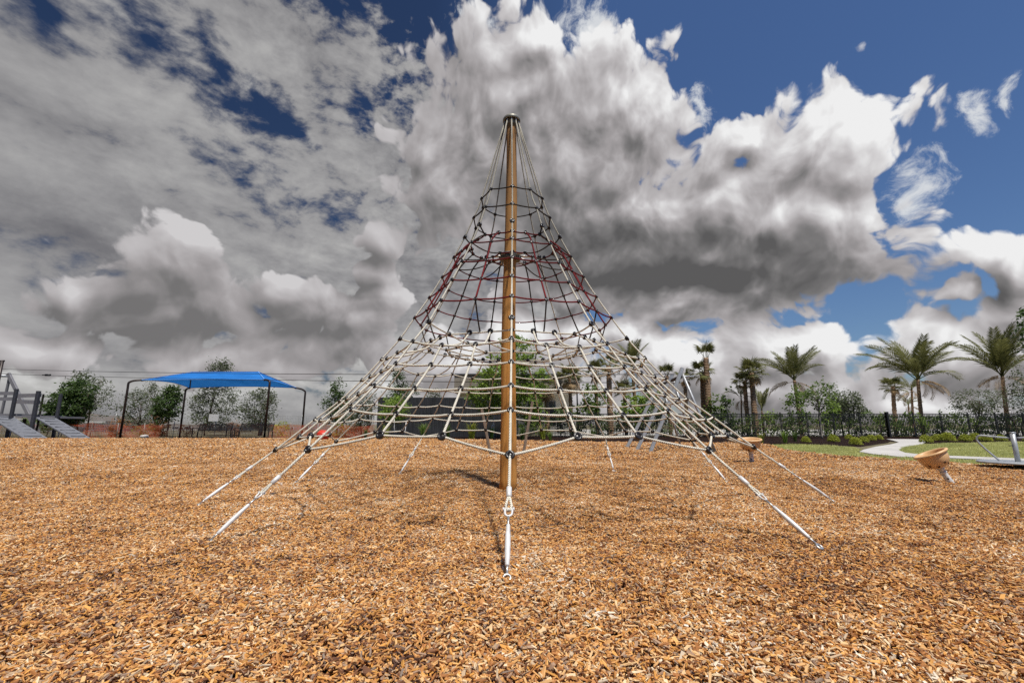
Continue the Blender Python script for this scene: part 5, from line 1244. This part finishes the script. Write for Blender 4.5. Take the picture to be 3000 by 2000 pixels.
# ---- low modern building
def siding(name, col):
    m, g, out = new_mat(name); tc = g.n('ShaderNodeTexCoord').outputs['Object']
    sx = g.n('ShaderNodeSeparateXYZ', inp={0: tc}); ph = g.math('FRACT', g.math('MULTIPLY', sx.outputs[0], 1.15)); groove = g.math('GREATER_THAN', g.math('ABSOLUTE', g.math('SUBTRACT', ph, .5)), .48)
    c = g.ramp(noise(g, tc, .9, 5, .6), [(.3, [q * .86 for q in col]), (.7, [min(1, q * 1.1) for q in col])]); c = g.mix(groove, c, [q * .45 for q in col])
    b = g.n('ShaderNodeBsdfPrincipled', inp={'Base Color': c, 'Roughness': .7, 'Specular IOR Level': .2}); g.t.links.new(b.outputs[0], out.inputs[0]); return m
M['siding'] = siding('taupe_siding', (0.29, 0.255, 0.205)); M['wall'] = siding('beige_wall_panel', (0.68, 0.64, 0.56)); M['soffit'] = pmat('white_soffit', (0.62, 0.60, 0.56), .7, 0, .08, 2)
M['window'] = pmat('dark_window_glass', (0.02, 0.025, 0.03), .12, 0, .2, 1)
Yh = 41.0; L, R = P(1330, 1150, Yh).x, P(1700, 1150, Yh).x; z0, z1 = P(1500, 1149, Yh).z, P(1500, 1098, Yh).z
bd = empty('building', ((L + R) / 2, Yh + 4, 0), 0, 'low modern building with taupe siding and flat overhanging roof behind the trees', 'building')
mb = MB(); mb.box(((L + R) / 2, Yh + 5, (z0 + z1) / 2), (R - L, 10, z1 - z0)); part(mb, 'roof', M['siding'], bd)
mb = MB(); mb.box(((L + R) / 2, Yh + 5, z1 + .06), (R - L + .25, 10.2, .12)); part(mb, 'roof_edge', M['slate'], bd)
mb = MB(); mb.box(((L + R) / 2, Yh + 5, z0 - .05), (R - L - .3, 9.7, .10)); part(mb, 'soffit', M['soffit'], bd)
wl, wr = P(1342, 1200, Yh + 1.5).x, P(1676, 1200, Yh + 1.5).x
mb = MB(); mb.box(((wl + wr) / 2, Yh + 5.5, (z0 - .1) / 2), (wr - wl, 8, z0 - .1)); part(mb, 'wall', M['wall'], bd)
for a_, b_ in ((1350, 1385), (1545, 1590), (1600, 1628)):
    xa, xb = P(a_, 1200, Yh + 1.45).x, P(b_, 1200, Yh + 1.45).x; fo = MB(); fo.box(((xa + xb) / 2, Yh + 1.46, 1.9), (xb - xa, .10, 2.3)); f_ = part(fo, 'window', M['slate'], bd)
    go_ = MB(); go_.box(((xa + xb) / 2, Yh + 1.40, 1.9), (xb - xa - .14, .03, 2.16)); part(go_, 'pane', M['window'], bd, f_)
wlm = P(1637, 1123, Yh - .12); mb = MB(); mb.lathe([(.10, -.34), (.30, .05), (.30, .30), (.0, .32)], wlm, (0, 0, 1), 8, smooth=False); part(mb, 'wall_lamp', M['black'], bd)
# ---- street lamp
b_ = at_base(1694, 1283, 35.5); lp = empty('street_lamp', b_, 0, 'dark street lamp with a flat box head above the palms', 'street lamp')
zt = P(1694, 1104, 35.5).z; mb = MB(); mb.tube([(b_.x, b_.y, 0), (b_.x, b_.y, zt)], [.07, .05], 10); part(mb, 'pole', M['black'], lp)
mb = MB(); hd = P(1691, 1099, 35.5); mb.box(tuple(hd), (.58, .42, .34), taper=.9); part(mb, 'lamp_head', M['slate_dark'], lp)
mb = MB(); q_ = P(1697, 1118, 35.4); mb.ball(tuple(q_), .09, 12, 8); mb.tube([q_, (b_.x, b_.y, q_.z)], .02, 6); part(mb, 'camera', M['white_metal'], lp)

# ---- black picket fence, gate
Yk = 32.4; zt = P(2200, 1211, Yk).z
def fence(px0, px1, label, n):
    xa, xb = P(px0, 1280, Yk).x, P(px1, 1280, Yk).x; f = empty('picket_fence', ((xa + xb) / 2, Yk, 0), 0, label, 'fence', 'black picket fence')
    st = (xb - xa) / n
    for i in range(n + 1):
        x = xa + st * i; mb = MB(); mb.beam((x, Yk, -.05), (x, Yk, zt + .06), .06, .06, (0, 1, 0)); mb.box((x, Yk, zt + .075), (.09, .09, .03)); part(mb, 'fence_post', M['black'], f)
    for i in range(n):
        x = xa + st * i; mb = MB()
        for z, h in ((zt - .03, .045), (zt - .22, .045), (.12, .045)): mb.beam((x + .04, Yk, z), (x + st - .04, Yk, z), .035, h)
        k = 17
        for j in range(k):
            xp = x + st * (j + .9) / (k + .8); mb.beam((xp, Yk - .001, .05), (xp, Yk - .001, zt - .01), .031, .026, (0, 1, 0))
        part(mb, 'fence_panel', M['black'], f)
fence(1516, 2603, 'long black picket fence from the pole to the path gate', 14)
fence(2684, 3090, 'black picket fence from the path gate to the right frame edge', 5)
xa, xb = P(2604, 1280, Yk).x, P(2683, 1280, Yk).x; gt = empty('gate', ((xa + xb) / 2, Yk, 0), 0, 'black picket gate at the end of the concrete path', 'gate')
mb = MB()
mb.beam((xa + .02, Yk - .12, -.05), (xa + .02, Yk - .12, zt + .12), .13, .13, (0, 1, 0)); part(mb, 'gate_post', M['black'], gt)
mb = MB()
for z in (zt - .05, zt - .22, .14): mb.beam((xa + .1, Yk - .08, z), (xb - .06, Yk - .08, z), .04, .05)
for j in range(16): xp = xa + .12 + (xb - xa - .2) * j / 15; mb.beam((xp, Yk - .081, .1), (xp, Yk - .081, zt - .02), .036, .028, (0, 1, 0))
part(mb, 'gate_leaf', M['black'], gt)

# ---- orange safety netting on stakes, pale mesh fence behind it
M['orange_net'] = pmat('orange_plastic_mesh', (0.48, 0.085, 0.030), .6, 0, .2, 3)
M['pale_mesh'] = pmat('pale_wire_mesh', (0.45, 0.46, 0.46), .5, .3, .1, 3)
def netting(name, pxs, Y, top, cell, strip, mat, label, cat, sag=.12):
    xs = [P(p, 1283, Y).x for p in pxs]; root = empty(name, ((xs[0] + xs[-1]) / 2, Y, 0), 0, label, cat); rn = random.Random(len(pxs)); mb = MB()
    tp = [top * rn.uniform(.86, 1.06) for _ in xs]
    def topz(x):
        for i in range(len(xs) - 1):
            if xs[i] <= x <= xs[i + 1]: t = (x - xs[i]) / (xs[i + 1] - xs[i]); return tp[i] * (1 - t) + tp[i + 1] * t - sag * 4 * t * (1 - t) * top
        return tp[-1]
    yy = lambda x, v: Y + .12 * math.sin(x * 1.3) * (1 - v) + .05 * math.sin(x * 4.1 + v * 5)
    nx = int((xs[-1] - xs[0]) / cell); rows = int(top / cell)
    for i in range(nx + 1):
        x = xs[0] + (xs[-1] - xs[0]) * i / nx; tz = topz(x); pv = [(x + strip * s_, yy(x, v), .02 + (tz - .02) * v) for v in (0, .5, 1) for s_ in (-.5, .5)]
        mb.add(pv, [(0, 1, 3, 2), (2, 3, 5, 4)])
    for j in range(rows + 1):
        v = j / rows; vs = []; m_ = nx // 2
        for i in range(m_ + 1):
            x = xs[0] + (xs[-1] - xs[0]) * i / m_; z = .02 + (topz(x) - .02) * v; vs += [(x, yy(x, v), z - strip * .5), (x, yy(x, v), z + strip * .5)]
        mb.add(vs, [(2 * i, 2 * i + 2, 2 * i + 3, 2 * i + 1) for i in range(m_)])
    part(mb, 'netting', M[mat], root)
    for i, x in enumerate(xs):
        st = MB(); st.tube([(x, Y, -.05), (x + rn.uniform(-.06, .06), Y, tp[i] + .12)], .022, 6); part(st, 'stake', M['bark_pale' if mat == 'orange_net' else 'pale_mesh'], root)
netting('safety_net', [-60, 60, 178, 262, 340, 420, 505, 590, 680, 760, 850, 930, 1010, 1095], 31.5, .95, .10, .022, 'orange_net', 'sagging orange plastic safety netting along the back of the playground', 'safety net')
netting('mesh_fence', [-60, 150, 330, 520, 700, 880, 1095], 40.0, 1.75, .14, .022, 'pale_mesh', 'pale wire mesh fence far behind the orange netting', 'mesh fence', .02)

# ---- far houses
M['shingle'] = pmat('grey_brown_shingle', (0.15, 0.125, 0.11), .9, 0, .25, 3, spec=.1); M['stucco'] = pmat('pale_stucco', (0.56, 0.50, 0.46), .9, 0, .08, 1, spec=.1); M['stucco_pink'] = pmat('pinkish_stucco', (0.46, 0.33, 0.30), .9, 0, .08, 1, spec=.1)
def house(x0, x1, eave, ridge_y, Y, dep, wallm, label, ov=8):
    xa, xb = P(x0, 1283, Y).x, P(x1, 1283, Y).x; ze, zr = P((x0 + x1) / 2, eave, Y).z, P((x0 + x1) / 2, ridge_y, Y + dep / 2).z
    h = empty('house', ((xa + xb) / 2, Y + dep / 2, 0), 0, label, 'house', 'houses beyond the playground'); k = (xb - xa) * .03 * ov / 8
    mb = MB(); mb.box(((xa + xb) / 2, Y + dep / 2, (ze - .05) / 2), (xb - xa, dep, ze - .05)); part(mb, 'wall', M[wallm], h)
    mb = MB(); o_ = .5; i_ = min(dep, xb - xa) / 2
    vs = [(xa - o_, Y - o_, ze), (xb + o_, Y - o_, ze), (xb + o_, Y + dep + o_, ze), (xa - o_, Y + dep + o_, ze), (xa + i_, Y + dep / 2, zr), (xb - i_, Y + dep / 2, zr)]
    mb.add(vs, [(0, 1, 5, 4), (1, 2, 5), (2, 3, 4, 5), (3, 0, 4), (0, 3, 2, 1)]); part(mb, 'roof', M['shingle'], h)
    mb = MB(); mb.beam((xa - o_, Y - o_ - .02, ze - .12), (xb + o_, Y - o_ - .02, ze - .12), .05, .2); part(mb, 'fascia', M['soffit'], h)
    for t in (.3, .7):
        w = MB(); x = xa + (xb - xa) * t; w.box((x, Y - .02, ze * .55), (1.3, .08, 1.2)); wf = part(w, 'window', M['soffit'], h); p_ = MB(); p_.box((x, Y - .07, ze * .55), (1.1, .03, 1.0)); part(p_, 'pane', M['window'], h, wf)
house(165, 300, 1233, 1216, 58, 9, 'stucco_pink', 'pink walled house with a hipped roof right of the dense dark tree')
house(20, 165, 1226, 1206, 62, 12, 'stucco', 'house with a broad dark roof seen between the deck posts')
house(484, 572, 1257, 1243, 75, 10, 'stucco', 'low white house behind the second canopy post')
house(815, 925, 1259, 1242, 80, 11, 'stucco_pink', 'far house with a reddish roof right of the canopy')
house(600, 655, 1246, 1236, 70, 8, 'stucco', 'far pale house seen over the first bench')

# ---- small things
b_ = at_base(626, 1283, 34.6); sg = empty('sign', b_, 0, 'blank grey square sign on a post behind the first bench', 'sign')
mb = MB(); q_ = P(626, 1223, 34.5); mb.box(tuple(q_), (.74, .03, .54)); part(mb, 'sign_board', M['white_metal'], sg); mb = MB(); mb.tube([(b_.x, b_.y + .05, -.02), (b_.x, b_.y + .05, q_.z + .2)], .03, 8); part(mb, 'post', M['galv'], sg)
st = MB(); rn = random.Random(4); q_ = at_base(423, 1283, 30.8); 
bm = bmesh.new(); bmesh.ops.create_icosphere(bm, subdivisions=3, radius=.24)
for v in bm.verts: v.co *= 1 + .12 * math.sin(v.co.x * 17 + 1) * math.sin(v.co.y * 13) + rn.uniform(-.02, .02); v.co.z *= .55
me = bpy.data.meshes.new('rock'); bm.to_mesh(me); bm.free(); M['stone'] = pmat('pale_stone', (0.48, 0.44, 0.40), .9, 0, .2, 8, bump=.5, bscale=20); me.materials.append(M['stone'])
o = bpy.data.objects.new('rock', me); COL.objects.link(o); o.location = (q_.x, q_.y, .08); tag(o, 'small pale rock at the mulch edge under the canopy', 'rock')
# red rounded play seat
b_ = at_base(945, 1283, 25.2); rs_ = empty('play_pod', b_, 0, 'red rounded moulded play pod behind the left of the net', 'play pod')
mb = MB(); mb.lathe([(.0, .02), (.16, .03), (.27, .11), (.335, .25), (.345, .36), (.31, .47), (.25, .53), (.19, .52), (.13, .46), (.0, .42)], (0, 0, 0), (.16, -.2, 1), 28); mb.build('shell', M['red'], rs_)
mb = MB(); mb.tube([(0, 0, -.05), (0, 0, .08)], .12, 14); mb.build('base', M['galv'], rs_)

# ---- spinner bowls
def bowl(base, lean, s, label, foot):
    r = empty('spinner_bowl', base, 0, label, 'spinner bowl', 'tan spinner bowls'); ax = Vector(lean).normalized(); q = Vector((0, 0, 1)).rotation_difference(ax)
    lp = foot * s; mb = MB()
    prof = [(.0, .0), (.08, .006), (.14, .030), (.19, .075), (.222, .130), (.238, .190), (.244, .250), (.244, .262), (.262, .264), (.278, .272), (.284, .288), (.276, .304), (.258, .312), (.240, .306), (.226, .290), (.216, .22), (.18, .12), (.10, .06), (.0, .045)]
    mb.lathe([(a * s, (b + foot) * s) for a, b in prof], (0, 0, 0), ax, 40); sh_ = mb.build('bowl', M['tan'], r)
    for i in range(10):
        a = i * 2 * math.pi / 10 + .2; hh, rr = ((.055, .172), (.10, .208))[i % 2]
        d_ = q @ Vector((math.cos(a), math.sin(a), -.55)).normalized(); c = q @ Vector((rr * math.cos(a), rr * math.sin(a), foot + hh)) * s
        h = MB(); h.lathe([(.021 * s, -.008 * s), (.021 * s, .003 * s), (.0, .003 * s)], c, d_, 14); h.build('drain_hole', M['hole'], sh_)  # dark disc on the shell; the shade inside the hole is its colour
    mb = MB(); mb.lathe([(.056 * s, .0), (.058 * s, .01), (.050 * s, lp * .55), (.047 * s, lp * .9), (.06 * s, lp * .93), (.06 * s, lp * 1.02)], (0, 0, 0), ax, 20); mb.lathe([(.054 * s, lp * .70), (.058 * s, lp * .72), (.058 * s, lp * .76), (.054 * s, lp * .78)], (0, 0, 0), ax, 20)
    mb.tube([(0, 0, -.06), Vector((0, 0, -.06)) + ax * .08], .062 * s, 16)
    st_ = mb.build('stem', M['white_metal'], r)
    c = ax * lp * .38 + (q @ Vector((-.55, -.8, 0)).normalized()) * .050 * s; h = MB(); h.lathe([(.016 * s, -.01), (.016 * s, .006), (.0, .006)], c, q @ Vector((-.55, -.8, 0)), 10); h.build('bolt', M['black'], st_)
    return r
bowl(G(2789, 1419), (-.38, .19, 1), .76, 'tan spinner bowl tilted on its grey stem beside the concrete path', .33)
bowl(G(2203, 1357), (-.06, -.11, 1), .90, 'tan spinner bowl standing upright behind the right anchor ropes', .30)

# ---- merry go round
b_ = G(2987, 1374); mg = empty('merry_go_round', b_, 0, 'steel merry go round with looped hand rails at the right frame edge', 'merry go round')
mb = MB(); mb.tube([(0, 0, -.05), (0, 0, .70)], .040, 20); mb.lathe([(.044, .69), (.046, .71), (.0, .715)], (0, 0, 0), (0, 0, 1), 20); mb.build('post', M['galv'], mg)
mb = MB(); mb.lathe([(.0, .105), (.52, .105), (.575, .108), (.590, .122), (.590, .132), (.575, .146), (.52, .145), (.0, .142)], (0, 0, 0), (0, 0, 1), 48); mb.build('platform', M['galv'], mg)
mb = MB(); mb.lathe([(.05, .0), (.075, .02), (.075, .105)], (0, 0, 0), (0, 0, 1), 24); mb.build('bearing', M['slate_dark'], mg)
for a in (133, -47):
    ca, sa = math.cos(rad(a)), math.sin(rad(a)); f_ = lambda r_, z: (r_ * ca, r_ * sa, z)
    mb = MB(); mb.tube(smooth_pts([f_(.05, .60), f_(.25, .615), f_(.40, .635), f_(.475, .63), f_(.51, .58), f_(.50, .51), f_(.42, .38), f_(.30, .22), f_(.245, .15)], 5), .0165, 10); mb.build('hand_rail', M['galv'], mg)
mb = MB(); mb.box((-.07, -.0, .45), (.08, .03, .015)); mb.build('lug', M['slate_dark'], mg)
